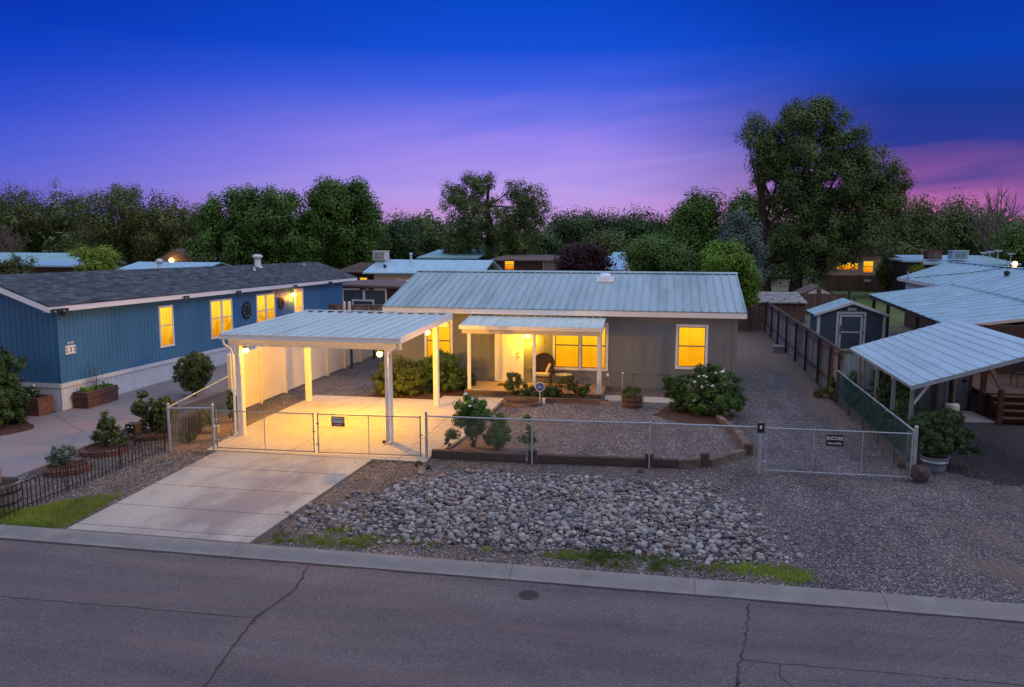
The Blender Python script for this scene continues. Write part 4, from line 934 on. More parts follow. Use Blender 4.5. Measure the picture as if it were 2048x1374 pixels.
for (yc, zc, r) in ((34.0, 2.40, .41), (37.45, 2.50, .29)):
    mb = MB()
    def ring(ra, rb, n=28, x0=BX + .01, x1=BX + .03):
        for i in range(n):
            t0, t1 = 2 * math.pi * i / n, 2 * math.pi * (i + 1) / n
            q = [(a, yc + rr * math.cos(t), zc + rr * math.sin(t)) for a in (x0, x1) for rr, t in ((ra, t0), (rb, t0), (rb, t1), (ra, t1))]
            mb.hexa(q[:4], q[4:])
    ring(r * .86, r); ring(r * .40, r * .48)
    for i in range(8):
        t = i * math.pi / 4; a = (BX + .02, yc + r * .1 * math.cos(t), zc + r * .1 * math.sin(t)); b = (BX + .02, yc + r * .9 * math.cos(t), zc + r * .9 * math.sin(t)); mb.bar(a, b, .02, .02)
        c = (BX + .025, yc + r * .66 * math.cos(t + .39), zc + r * .66 * math.sin(t + .39)); mb.ball(c, r * .10, 8, (.3, 1, 1))
    med = mb.build('wall_medallion', M['black'], B)
    mb = MB()
    mb.add([(BX + .012, yc + r * .86 * math.cos(2 * math.pi * i / 24), zc + r * .86 * math.sin(2 * math.pi * i / 24)) for i in range(24)], [tuple(range(24))]); mb.build('backing', M['shedblue'], med)
    mb = MB()
    for i in range(8): t = i * math.pi / 4 + .39; mb.ball((BX + .045, yc + r * .66 * math.cos(t), zc + r * .66 * math.sin(t)), r * .055, 6)
    mb.build('stud', M['cream'], med)
mb = MB(); mb.box(BX - .003, 22.46, 1.84, BX + .012, 22.92, 2.12); npl = mb.build('number_sign', M['white'], B)
text_mesh('2 3 2', .24, 'digits', 'inkdark', npl, (BX + .015, 22.69, 1.975), (0, 1, 0), (1, 0, 0), .003, .95)
text_mesh('SDMF', .11, 'letters', 'white', npl, (BX + .015, 22.7, 2.2), (0, 1, 0), (1, 0, 0), .002, 1.1)
for yy in (21.62, 22.0, 28.6, 32.6, 38.2, 42.6):
    mb = MB()
    for s in (-1, 1):
        mb.path([(EX - .008, yy, 3.36), (EX + .05, yy + .04 * s, 3.37), (EX + .09, yy + .10 * s, 3.36)], [.03, .03, .03], 8); mb.ball((EX + .1, yy + .12 * s, 3.35), .06, 8)
    mb.build('floodlight', M['darkmetal'], B)
def pipe_vent(parent, x, y, z, r, h, cap=True, m='galv'):
    mb = MB(); mb.lathe((x, y, z - .15), [(r * 1.6, .05), (r * 1.5, .16), (r, .2), (r, .15 + h)], 14)
    if cap: mb.lathe((x, y, z + h), [(r * .9, -.01), (r * 1.5, .02), (r * 1.6, .1), (r * 1.3, .16), (r * .5, .2)], 14)
    return mb.build('vent_pipe', M[m], parent)
pipe_vent(B, -21.1, 38.9, 4.30, .17, .45, True, 'bluewhite'); pipe_vent(B, -20.6, 37.6, 4.16, .06, .18, False); pipe_vent(B, -21.55, 31.2, 4.32, .10, .30, True, 'bluewhite'); pipe_vent(B, -20.9, 44.0, 4.22, .05, .2, False)
mb = MB(); mb.bar((-18.95, 22.28, 3.29), (-18.95, 22.28, 3.12), .12, .12); mb.build('junction_box', M['darkmetal'], B)

def planter(name, label, x0, y0, x1, y1, h, m, top=None):
    t = thing(name, label, 'planter', ((x0 + x1) / 2, (y0 + y1) / 2, .03)); mb = MB(); w = .1
    mb.box(x0, y0, .03, x1, y0 + w, h); mb.box(x0, y1 - w, .03, x1, y1, h); mb.box(x0, y0 + w, .03, x0 + w, y1 - w, h); mb.box(x1 - w, y0 + w, .03, x1, y1 - w, h); mb.build('brick_box', M[m], t)
    mb = MB(); mb.box(x0 + w, y0 + w, .04, x1 - w, y1 - w, h - .08); mb.build('soil', M['soil'], t); return t
planter('brick_planter', 'red brick planter with white flowers at the front corner of the blue home', -21.2, 21.35, -19.26, 22.0, .60, 'brick')
t = planter('brick_planter', 'dark brick planter with capped rim along the driveway side of the blue home', -19.06, 22.62, -18.5, 24.1, .56, 'brickd')
mb = MB(); mb.box(-18.54, 22.60, .40, -18.46, 24.12, .46); mb.box(-19.06, 22.54, .40, -18.46, 22.60, .46); mb.build('ledge', M['brick'], t)

# ================================================================== IRON PICKET FENCE
pf = thing('iron_picket_fence', 'low black wrought iron picket fence edging the planted strip', 'fence', (-13, 15.8, 0))
def pickets(p, q, h, sp=.115):
    p = Vector((*p, 0)); q = Vector((*q, 0)); L = (q - p).length; mb = MB(); n = int(L / sp)
    for i in range(n + 1):
        c = p.lerp(q, i / n); l = random.uniform(-.012, .012); mb.tube((c.x, c.y, 0), (c.x + l, c.y + l, h + random.uniform(-.01, .01)), .0105, 5)
    return mb
for a, b in (((-13, 13.2), (-13, 15.0)), ((-13, 15.1), (-13, 16.8)), ((-13.0, 16.9), (-12.93, 18.5)), ((-13.05, 13.15), (-15.0, 13.2))):
    pickets(a, b, .62).build('pickets', M['black'], pf)
mb = MB()
for a, b in (((-13, 13.2), (-13, 16.8)), ((-13.0, 16.85), (-12.93, 18.5)), ((-13.05, 13.15), (-15.0, 13.2))):
    for z in (.60, .10): mb.tube((*a, z), (*b, z), .012, 6)
mb.build('rail', M['black'], pf)
for (x, y) in ((-13, 13.15), (-13, 15.05), (-13, 16.85), (-12.93, 18.52), (-15.02, 13.2)):
    mb = MB(); mb.tube((x, y, 0), (x, y, .70), .013, 6); mb.ball((x, y, .72), .026, 8); mb.build('post', M['black'], pf)
for (y) in (14.1, 15.9, 17.7):
    mb = MB(); pts = [(-13, y + .14 * math.cos(t * math.pi / 10), .61 + .13 * math.sin(t * math.pi / 10)) for t in range(11)]; mb.path(pts, .008, 5); mb.path([(-13, y + .06 * math.cos(t), .665 + .05 * math.sin(t)) for t in [i * .6 for i in range(11)]], .006, 5); mb.build('scroll', M['black'], pf)
# small ring of tall pickets around the flower pot inside the side pen
pk = thing('picket_edging', 'tall rusty picket edging leaning round a white pot inside the side pen', 'edging', (-13.2, 19.8, 0))
pickets((-13.45, 19.3), (-12.85, 19.5), .7, .07).build('pickets', M['black'], pk); pickets((-12.85, 19.5), (-13.1, 20.5), .66, .07).build('pickets', M['black'], pk)

# ================================================================== RIGHT NEIGHBOUR: carport, house, patio roof, shed
nc = thing('metal_carport', 'galvanised sloping carport roof on slim white posts beside the green fence', 'carport', (7.6, 24.4, 0))
w = math.hypot(3.15, 1.03); mb = MB(); mb.ribbed((6.08, 20.95, 1.99), (3.15, 0, 1.03), w, (0, 6.8, 0), (-.31, 0, .95), .29, .05, .022, .02, .4, start=.15); rf = mb.build('roof', M['shelterroof'], nc)
mb = MB(); mb.bar((6.1, 21.0, 1.93), (9.22, 21.0, 2.95), .05, .10); mb.bar((6.1, 27.7, 1.93), (9.22, 27.7, 2.95), .05, .10); mb.bar((6.16, 21.03, 1.93), (6.16, 27.67, 1.93), .06, .08); mb.bar((9.15, 21.03, 2.9), (9.15, 27.67, 2.9), .06, .1); mb.build('frame', M['steel'], rf)
for y in (21.9, 23.6, 25.4, 27.0, 28.4 - .8):
    mb = MB(); mb.box(6.36, y - .04, 0, 6.45, y + .04, 1.96); mb.build('post', M['greypost'], nc)
    mb = MB(); mb.bar((6.42, y, 1.45), (6.42, y + .42, 1.90), .05, .05) if y > 22.5 else mb.bar((6.44, y, 1.35), (6.95, y, 2.12), .06, .06); mb.build('brace', M['whitemetal'], nc)
for y in (21.6, 27.4): mb = MB(); mb.box(9.1, y - .05, 0, 9.2, y + .05, 2.85); mb.build('post', M['timberdark'], nc)

N_ = thing('ranch_house', 'brown neighbouring house with broad pale metal roof and covered patio', 'house', (17.4, 44, 0))
mb = MB(); gable_core(mb, 14.9, 19.9, 30, 53.6, 0, 2.95, 3.85, 'Y'); mb.build('wall', M['brownwall'], N_)
mb = MB(); mb.box(14.82, 46.0, 1.0, 14.898, 53.5, 2.9); mb.build('pale_siding', M['bluewhite'], N_)
mb = MB(); rl = math.hypot(2.9, 1.0)
mb.ribbed((14.45, 30, 3.03), (0, 1, 0), 24.0, (2.95, 0, 1.02), (-.33, 0, .94), .92, .14, .05, .03, .3); mb.ribbed((20.35, 30, 3.03), (0, 1, 0), 24.0, (-2.95, 0, 1.02), (.33, 0, .94), .24, .06, .022, .03, .4)
nr = mb.build('roof', M['galv'], N_)
mb = MB(); mb.bar((17.4, 30, 4.07), (17.4, 54.0, 4.07), .3, .05); mb.build('ridge_cap', M['galv'], nr)
mb = MB(); mb.bar((14.45, 54.02, 2.95), (17.4, 54.02, 3.97), .04, .16); mb.box(14.42, 46, 2.86, 14.45, 54, 3.0); mb.build('fascia', M['cream'], nr)
mb = MB(); mb.ribbed((10.45, 31.9, 2.36), Vector((.2, 13.1, .24)), 13.1, (4.05, 0, .56), (-.12, 0, .99), .92, .14, .05, .02, .3); pr = mb.build('patio_roof', M['galv'], N_)
mb = MB(); mb.bar((10.52, 31.95, 2.25), (10.72, 45, 2.49), .06, .15); mb.bar((10.5, 31.98, 2.24), (14.5, 31.98, 2.80), .05, .16); mb.build('patio_beam', M['timberdark'], pr)
mb = MB(); mb.bar((10.44, 31.86, 2.30), (14.5, 31.86, 2.86), .07, .11); mb.build('gutter', M['cream'], pr)
mb = MB(); pts = [(10.45 + 4.05, 32 + i * .9, 2.99 + i * .014) for i in range(15)]; mb.path(pts, .012, 5); mb.path([(14.5, 52.5, 3.05), (15.2, 50, 3.34), (16.2, 47, 3.68), (17.2, 44.5, 4.10)], .018, 5); mb.build('cable', M['darkmetal'], nr)
pipe_vent(N_, 16.3, 42.5, 3.68, .09, .12, True, 'darkmetal'); 
mb = MB(); mb.tube((14.6, 52.4, 3.0), (14.6, 52.4, 3.5), .04, 8); mb.tube((17.35, 45.2, 4.0), (17.35, 45.2, 4.35), .04, 8); mb.build('conduit_mast', M['steel'], N_)
for y in (43.9, 41.2, 36.6, 32.3): mb = MB(); mb.box(10.62, y - .07, 0, 10.76, y + .07, 2.32 + (y - 32) * .018 - .14); mb.build('patio_post', M['timberdark'], N_)
PN = frame((14.9, 0, 0), (0, 1, 0), (-1, 0, 0))
window(N_, PN, 40.6, .9, 1.3, 1.3, 'dimwin', 'bluewhite', nu=1); window(N_, PN, 35.5, .9, 1.9, 1.4, 'dimwin', 'brownwall', nu=2)
mb = MB(); mb.box(12.9, 42.2, 0, 13.9, 42.26, 2.05); mb.box(12.86, 42.14, 0, 12.95, 42.2, 2.1); mb.build('screen_panel', M['bluewhite'], N_)
jar_lamp(N_, (17.75, 45.4, 4.22), 12, (0, 0), .12)
mb = MB(); mb.box(10.9, 31.0, 0, 14.88, 31.15, 2.5); mb.build('patio_wall', M['brownwall'], N_)
window(N_, frame((0, 31.0, 0), (1, 0, 0), (0, -1, 0)), 12.2, 1.1, .95, .95, 'dimwin', 'deckwood', nu=1)

ds = thing('deck_stairs', 'reddish wooden deck steps with sloping handrail in the shade beyond the neighbour carport', 'stairs', (11.6, 26.5, 0))
for i in range(4):
    mb = MB(); mb.box(10.15, 25.9 + i * .28, .17 * (i + 1), 13.6, 26.22 + i * .28, .17 * (i + 1) + .04); mb.build('tread', M['deckwood'], ds)
mb = MB(); mb.box(10.17, 27.02, .0, 13.6, 27.06, .66); mb.box(10.0, 27.0, .72, 13.6, 30.9, .78)
for i in range(4): mb.box(10.17, 26.2 + i * .28, .17 * i, 13.55, 26.215 + i * .28, .17 * (i + 1) - .002)
mb.build('deck_platform', M['deckwood'], ds)
for a in ((9.98, 25.82, 0, 10.12, 25.96, 1.05), (9.98, 27.2, 0, 10.12, 27.34, 1.85)): mb = MB(); mb.box(*a); mb.build('newel_post', M['deckwood'], ds)
mb = MB(); mb.bar((10.05, 25.85, 1.08), (10.05, 27.3, 1.88), .12, .05); mb.build('handrail', M['deckwood'], ds)
for i, (x, y, hh) in enumerate(((11.6, 28.4, .5), (12.4, 28.6, .5))):
    t = thing('patio_chair', 'dark patio chair with tall frame up on the deck, ' + ('nearer the handrail' if i == 0 else 'farther from the handrail'), 'chair', (x, y, .78), 0, 'chairs on the deck'); mb = MB()
    mb.box(x - .25, y - .25, 1.2, x + .25, y + .25, 1.24); mb.build('seat', M['black'], t)
    mb = MB(); mb.box(x - .25, y + .22, 1.26, x + .25, y + .26, 1.75); mb.build('backrest', M['black'], t)
    for sx in (-1, 1):
        for sy in (-1, 1): mb = MB(); mb.tube((x + sx * .23, y + sy * .23, .78), (x + sx * .22, y + sy * .22, 1.2), .018, 6); mb.build('leg', M['deckwood'], t)
# umbrella base bucket
t = thing('umbrella_base', 'white ribbed bucket holding a wooden pole beyond the neighbour carport', 'umbrella base', (9.2, 27.3, 0))
mb = MB(); mb.lathe((9.2, 27.3, 0), [(.20, 0), (.21, .08), (.205, .09), (.215, .17), (.21, .18), (.215, .27), (.19, .33), (.06, .34)], 18); mb.build('bucket', M['cream'], t)
mb = MB(); mb.tube((9.2, 27.3, .33), (9.2, 27.3, 1.9), .05, 10); mb.build('pole', M['timber'], t)
flat('patio_pad', [(8.9, 26.0), (10.1, 26.1), (9.9, 27.7), (8.9, 27.7)], .03, M['oldconc'], .03)
# barbecue under cover
t = thing('barbecue', 'black kettle shaped barbecue on a cart in the shade beside the deck steps', 'barbecue', (9.65, 27.4 + .4, 0)); x, y = 9.75, 28.3
mb = MB(); mb.lathe((x, y, .75), [(.08, 0), (.26, .06), (.33, .2), (.33, .22), (.28, .36), (.1, .44)], 18); mb.build('bowl', M['black'], t)
for a in range(3): mb = MB(); an = a * 2.1; mb.tube((x + .1 * math.cos(an), y + .1 * math.sin(an), .8), (x + .3 * math.cos(an), y + .3 * math.sin(an), 0), .016, 6); mb.build('leg', M['steel'], t)
mb = MB(); mb.bar((x - .1, y, 1.22), (x + .1, y, 1.22), .03, .03); mb.build('handle', M['cream'], t)
mb = MB(); mb.box(x - .75, y - .05, .72, x - .33, y + .3, .76); mb.build('side_shelf', M['cream'], t)

# playhouse shed
S = thing('garden_shed', 'dark blue gable garden shed with white trimmed door behind the board fence', 'shed', (9.05, 42.2, 0))
sx0, sx1, sy0, sy1 = 7.5, 10.6, 41.2, 43.3
mb = MB(); gable_core(mb, sx0 + .02, sx1 - .02, sy0 + .04, sy1, 0, 1.86, 2.42, 'Y'); mb.ribbed((sx0, sy0 + .03, 0), (1, 0, 0), sx1 - sx0, (0, 0, 2.44), (0, -1, 0), .2, .012, -.01, .02, 0, vf=lambda u: (1.88 + .36 * (1.55 - abs(u - 1.55))) / 2.44)
mb.ribbed((sx0, sy0 + .04, 0), (0, 1, 0), sy1 - sy0 - .04, (0, 0, 1.86), (-1, 0, 0), .2, .012, -.01, .02, 0); mb.build('wall', M['shedblue'], S)
mb = MB()
for x, s in ((7.28, 1), (10.82, -1)): mb.ribbed((x, 41.05, 1.83), (0, 1, 0), 2.4, (1.77 * s, 0, .66), (-.35 * s, 0, .94), .3, .03, .014, .03, .4)
sr = mb.build('roof', M['galv'], S)
mb = MB()
for x in (7.28, 10.82): mb.hexa([(x, 41.0, 1.74), (9.05, 41.0, 2.37), (9.05, 41.045, 2.37), (x, 41.045, 1.74)], [(x, 41.0, 1.86), (9.05, 41.0, 2.52), (9.05, 41.045, 2.52), (x, 41.045, 1.86)])
mb.build('bargeboard', M['bluewhite'], sr)
for a in ((7.46, 41.18, 0, 7.6, 41.222, 1.78), (10.5, 41.18, 0, 10.64, 41.222, 1.78), (7.45, 43.2, 0, 7.495, 43.32, 1.8)): mb = MB(); mb.box(*a); mb.build('corner_board', M['bluewhite'], S)
PS = frame((0, 41.22, 0), (1, 0, 0), (0, -1, 0)); mb = MB()
mb.fbox(PS, 8.36, 0, 0, 8.46, 1.98, .03); mb.fbox(PS, 9.62, 0, 0, 9.72, 1.98, .03); mb.fbox(PS, 8.46, 1.88, 0, 9.62, 1.98, .03); mb.build('door_frame', M['bluewhite'], S)
mb = MB(); mb.fbox(PS, 8.50, .05, .003, 9.58, 1.84, .02); sd_ = mb.build('door', M['shedblue'], S)
mb = MB(); mb.fbox(PS, 8.50, .05, .021, 8.60, 1.84, .035); mb.fbox(PS, 9.48, .05, .021, 9.58, 1.84, .035); mb.fbox(PS, 8.60, 1.74, .021, 9.48, 1.84, .035); mb.fbox(PS, 8.60, .95, .021, 9.48, 1.01, .035); mb.fbox(PS, 8.60, .05, .021, 9.48, .15, .035); mb.build('door_trim', M['bluewhite'], sd_)
mb = MB(); mb.fbox(PS, 9.56, 1.70, .036, 9.66, 1.75, .05); mb.fbox(PS, 9.56, .96, .036, 9.66, 1.0, .05); mb.fbox(PS, 8.53, .85, .036, 8.58, 1.3, .05); mb.build('hinge', M['black'], sd_)
mb = MB(); mb.fbox(PS, 8.86, 2.04, 0, 9.26, 2.17, .02); sn = mb.build('name_board', M['bluewhite'], S); text_mesh('HAFIUS', .08, 'letters', 'shedblue', sn, (9.06, 41.195, 2.105), bold=.001)

# blue outbuilding beyond the blue home
O_ = thing('outbuilding', 'dark blue flat-roofed outbuilding with white framed goal-shaped trim behind the blue home', 'shed', (-17.5, 50, 0))
a = Q(686, 640, 50).x; b = Q(775, 640, 50).x; c = Q(812, 640, 50).x
mb = MB(); mb.box(a, 50, -.3, b, 54, 2.3); mb.build('wall', M['shedblue'], O_)
mb = MB(); mb.box(b + .002, 49.98, -.3, c, 54, 2.25); mb.build('side_wall', M['brownwall'], O_)
mb = MB(); mb.hexa([(a - .3, 49.7, 2.32), (c + .8, 49.7, 2.2), (c + .8, 54.4, 2.36), (a - .3, 54.4, 2.42)], [(a - .3, 49.7, 2.46), (c + .8, 49.7, 2.34), (c + .8, 54.4, 2.46), (a - .3, 54.4, 2.52)]); mb.build('roof', M['brownroof'], O_)
mb = MB(); w = b - a; mb.box(a, 49.93, 2.08, b, 49.99, 2.20); mb.box(a, 49.93, -.3, a + .1, 49.99, 2.078); mb.box(b - .1, 49.93, -.3, b, 49.99, 2.078)
mb.box(a + w * .22, 49.93, 1.35, a + w * .72, 49.99, 1.45); mb.box(a + w * .22, 49.93, 0, a + w * .22 + .1, 49.99, 1.348); mb.box(a + w * .68, 49.93, 0, a + w * .68 + .1, 49.99, 1.348); mb.box(a + w * .47, 49.93, 1.452, a + w * .52, 49.99, 2.078); mb.build('trim', M['white'], O_)
mb = MB()
for u in (.45, .63): mb.ball((a + w * u, 49.85, 2.18), .09, 8); mb.ball((a + w * u + .2, 49.85, 2.16), .08, 8)
mb.build('floodlight', M['black'], O_)
# fence crossing behind the carport
t = thing('low_board_fence', 'weathered grey board fence with rounded white post caps crossing behind the carport', 'fence', (-15.5, 43.5, 0))
x0_, x1_ = Q(620, 640, 43.5).x, Q(775, 640, 43.5).x; mb = MB(); x = x0_
while x < x1_: mb.box(x, 43.5, 0, x + .13, 43.53 + random.uniform(0, .01), 1.62); x += .14
mb.build('boards', M['fencewood'], t)
mb = MB(); mb.box(x0_, 43.38, 1.66, x1_, 43.60, 1.72); mb.build('cap_rail', M['timber'], t)
for px in (624, 654, 690, 700): mb = MB(); xx = Q(px, 640, 43.3).x; mb.lathe((xx, 43.25, 1.5), [(.09, -1.5), (.09, .3), (.08, .36), (.04, .41)], 12); mb.build('post', M['cream'], t)
# ================================================================== TIMBER EDGING
def timber(p, q, z0, h, w, label, m='timber'):
    mb = MB(); mb.bar((p[0], p[1], z0 + h / 2), (q[0], q[1], z0 + h / 2), w, h); mb.build('landscape_timber', M[m], None, ((p[0] + q[0]) / 2, (p[1] + q[1]) / 2, z0), label=label, cat='timber', group='timbers edging the gravel yard')
timber((-5.78, 19.3), (-3.35, 19.34), 0, .20, .17, 'heavy dark timber between the drive gate post and the first stump', 'timberdark')
timber((-3.02, 19.34), (.42, 19.55), 0, .20, .17, 'long dark timber between the first stump and the short reddish timber', 'timberdark')
timber((.44, 19.56), (.98, 19.72), 0, .20, .16, 'short reddish timber beside the round stump')
timber((1.22, 19.82), (2.15, 20.95), 0, .17, .15, 'slanting timber between round stump and lane gate post')
timber((2.28, 21.3), (2.12, 23.3), 0, .22, .20, 'pale weathered beam running back from the lane gate post')
timber((2.1, 23.35), (1.75, 24.9), 0, .18, .16, 'grey timber end behind the pale beam near the white rose', 'timber')
timber((-5.6, 19.66), (-5.38, 21.6), .0, .06, .08, 'thin edging timber beside the concrete at the small rose bed', 'timber')
timber((-5.36, 21.7), (-5.34, 26.0), .0, .07, .09, 'thin edging timber between slab and gravel towards the porch', 'timber')
timber((-4.22, 26.45), (-1.75, 26.52), 0, .19, .12, 'brown timber front of the porch flower bed')
timber((-1.98, 26.62), (-1.98, 27.3), 0, .2, .12, 'dark timber end of the porch flower bed', 'timberdark')
mb = MB(); mb.box(-2.02, 26.38, 0, -1.64, 26.58, .14); mb.build('concrete_block', M['oldconc'], None, (-1.8, 26.5, 0), label='small grey concrete block at the end of the porch flower bed', cat='block')
flat('flower_bed', [(-4.2, 26.5), (-2.05, 26.55), (-2.05, 27.33), (-4.2, 27.33)], .12, M['soil'], .1)
flat('rose_bed', rough([(-5.55, 19.5), (-3.9, 19.5), (-3.95, 20.3), (-4.6, 21.0), (-5.3, 21.2)], .05), .03, M['dirt'], .02)
flat('rose_bed', rough([(-.2, 25.2), (.4, 24.5), (1.4, 24.0), (2.0, 24.1), (2.3, 26.0), (1.5, 26.9), (.2, 26.7)], .07), .03, M['mulch'], .02)
flat('shrub_bed', rough([(-10.2, 26.4), (-7.62, 26.22), (-7.62, 26.9), (-7.0, 27.0), (-7.0, 29.2), (-10.2, 29.2)], .04), .03, M['mulch'], .02)
for i, (x, y, w, l) in enumerate(((-.25, 19.42, .19, 'square dark stump post in the timber edge behind the second fence post'), (-3.14, 19.22, .2, 'square dark stump post in the timber edge behind the first fence post'), (1.1, 19.74, .19, 'round-topped dark stump at the bend of the timber edge'), (2.28, 21.1, .2, 'dark stump at the corner behind the lane gate post'))):
    mb = MB(); mb.prism([(x + w * .62 * math.cos(t * math.pi / 4 + .39), y + w * .62 * math.sin(t * math.pi / 4 + .39)) for t in range(8)], 0, .34 if i != 3 else .28); mb.build('timber_stump', M['timberdark'], None, (x, y, 0), label=l, cat='stump')
# half barrel by the walk
def half_barrel(name, label, x, y, r, h, cat='planter', m='barrel', z=0):
    t = thing(name, label, cat, (x, y, z)); n = 18
    for_ = MB()
    for i in range(n):
        t0, t1 = 2 * math.pi * (i + .03) / n, 2 * math.pi * (i + .97) / n
        b = [(x + rr * math.cos(a), y + rr * math.sin(a), z) for a, rr in ((t0, r * .86), (t1, r * .86), (t1, r * .78), (t0, r * .78))]
        u = [(x + rr * math.cos(a), y + rr * math.sin(a), z + h) for a, rr in ((t0, r), (t1, r), (t1, r * .9), (t0, r * .9))]
        for_.hexa(b, u)
    for_.build('staves', M[m], t)
    mb = MB()
    for k, zz in enumerate((.15, .62)): rr = r * (.86 + .14 * zz) + .004; mb.lathe((x, y, z), [(rr, h * zz), (rr + .006, h * zz), (rr + .012, h * zz + .045), (rr + .005, h * zz + .045)], 24, False)
    mb.build('hoop', M['hoop'], t)
    mb = MB(); mb.lathe((x, y, z), [(r * .8, .02), (r * .88, h - .06)], 18); mb.build('soil', M['soil'], t); return t
half_barrel('barrel_planter', 'half barrel planter with a low green plant on the walk beside the porch', -.95, 26.35, .36, .36)
half_barrel('barrel_planter', 'grey and orange wooden barrel behind the iron pickets at the strip front', -13.75, 13.95, .46, .52, m='fencewood')
mb = MB(); mb.lathe((-13.95, 14.05, .45), [(.16, 0), (.19, .3), (.12, .42), (.1, .5)], 8, False); mb.build('stone_bust', M['oldconc'], None, (-13.95, 14.05, .45), label='pale stone lump standing on the barrel behind the iron pickets', cat='stone')
# half-round planter at the porch
hp = thing('round_planter', 'half-round brown planter with upright back board in front of the porch', 'planter', (-4.78, 25.7, 0))
mb = MB(); n = 12; cx, cy = -4.62, 26.15
for i in range(n):
    t0, t1 = math.pi + math.pi * (i + .02) / n, math.pi + math.pi * (i + .98) / n; hh = .14 + .03 * (i % 2) * 0
    q = [(cx + rr * math.cos(a), cy + rr * .95 * math.sin(a), 0) for a, rr in ((t0, .66), (t1, .66), (t1, .58), (t0, .58))]; mb.hexa(q, [(p[0], p[1], .13) for p in q])
mb.build('curved_edge', M['timber'], hp)
mb = MB(); mb.box(cx - .62, cy + .05, 0, cx + .62, cy + .13, .24); mb.build('back_board', M['timber'], hp)
mb = MB(); mb.prism([(cx + .57 * math.cos(math.pi + math.pi * i / 12), cy + .53 * math.sin(math.pi + math.pi * i / 12)) for i in range(13)], 0, .07); mb.build('soil', M['soil'], hp)
mb = MB(); mb.box(cx + .66, cy + .02, 0, cx + .76, cy + .14, .22); mb.build('edge_stake', M['cream'], hp)
# galvanised tub
t = thing('metal_tub', 'galvanised round tub at the foot of the lane gate post holding a juniper', 'planter', (6.55, 20.35, 0)); x, y = 6.55, 20.35
mb = MB(); mb.lathe((x, y, 0), [(.22, .02), (.23, .04), (.285, .25), (.305, .26), (.305, .29), (.295, .295), (.32, .39), (.335, .40), (.30, .395), (.26, .1)], 26); mb.build('bowl', M['tub'], t)
mb = MB(); mb.lathe((x, y, 0), [(.24, .25), (.295, .35)], 20); mb.build('soil', M['soil'], t)
# barrels plants
bush('potted_plant', 'low leafy plant spilling from the half barrel beside the porch walk', -.95, 26.35, .34, [(0, 0, .12, .30, .26, .20), (.28, 0, .25, .2, .16, .14), (-.2, 0, .08, .2, .18, .14)], .045, 1500, 26, .09, M['shrub'], 'plant', stems=8, stem_r=.006)
t = thing('garden_stake', 'pair of tall thin stakes with dark finials standing behind the half barrel', 'stakes', (-1.1, 27.0, 0))
for x in (-1.33, -.98): mb = MB(); mb.tube((x, 27.3, 0), (x, 27.3, .95), .009, 5); mb.ball((x, 27.3, .98), .05, 8, (1, 1, .7)); mb.build('stake', M['cream' if x < -1.2 else 'fencewood'], t)
bush('juniper', 'dark spreading juniper growing in the galvanised tub', 6.75, 20.6, .36, [(0, 0, .40, .46, .42, .40), (.42, .2, .45, .34, .34, .26), (-.2, .25, .75, .40, .36, .26), (.5, .3, .1, .4, .32, .22), (-.3, -.05, .3, .36, .34, .3), (.2, .2, .9, .36, .34, .2), (-.45, .1, .62, .24, .2, .2)], .026, 24000, 420, .085, M['darkleaf'], 'shrub', stems=16, stem_r=.014, aspect=2.8)
# boulder
def rock_mesh(sub=2, amp=.18, sc=(1, .8, .6)):
    import bmesh
    bm = bmesh.new(); bmesh.ops.create_icosphere(bm, subdivisions=sub, radius=1)
    ph = [random.uniform(0, 6) for _ in range(9)]
    for v in bm.verts:
        c = v.co; k = 1 + amp * (math.sin(2.1 * c.x + ph[0]) + math.sin(2.3 * c.y + ph[1]) + math.sin(1.9 * c.z + ph[2])) / 1.6 + amp * .4 * math.sin(4.3 * c.x + ph[3]) * math.sin(4.1 * c.y + ph[4])
        v.co = Vector((c.x * k * sc[0], c.y * k * sc[1], c.z * k * sc[2]))
    me = bpy.data.meshes.new('rock'); bm.to_mesh(me); bm.free(); me.polygons.foreach_set('use_smooth', [True] * len(me.polygons)); return me
def rock(name, label, x, y, z, s, m, sc=(1, .8, .7), group=None, amp=.2):
    me = rock_mesh(3, amp, sc)
    for v in me.vertices: v.co *= random.uniform(.90, 1.08)
    me.polygons.foreach_set('use_smooth', [False] * len(me.polygons)); me.transform(Matrix.Scale(s, 4)); me.materials.append(M[m]); o = bpy.data.objects.new(name, me); COL.objects.link(o); o.location = (x, y, z); o.rotation_euler = (0, 0, random.random() * 6); tag(o, label, 'rock', group); return o
rock('boulder', 'dark pitted boulder at the foot of the lane gate post beside the tub', 5.99, 19.42, .16, .26, 'darkrock', (1, .85, 1.0), amp=.36)
rock('boulder', 'small reddish brown stone at the base of the green fence', 5.9, 20.55, .12, .16, 'darkrock', (1, .8, .9))
for (x, y, s, l) in ((-5.9, 18.45, .13, 'reddish brown stone lying by the drive gate post'), (-5.62, 18.3, .10, 'small brown stone between the larger stone and the broken pot'), (-.45, 18.95, .09, 'brown clod beside the second fence post in the gravel')): rock('stone', l, x, y, s * .5, s, 'darkrock', (1.1, .7, .7))
mb = MB(); mb.lathe((-5.66, 17.85, .0), [(.07, 0), (.10, .17), (.115, .18), (.095, .175), (.06, .04)], 14); o = mb.build('broken_pot', M['terracotta'], None, (-5.66, 17.85, 0), label='pale broken clay pot on the gravel in front of the drive gate post', cat='pot'); o.rotation_euler = (rad(-25), rad(12), 0)
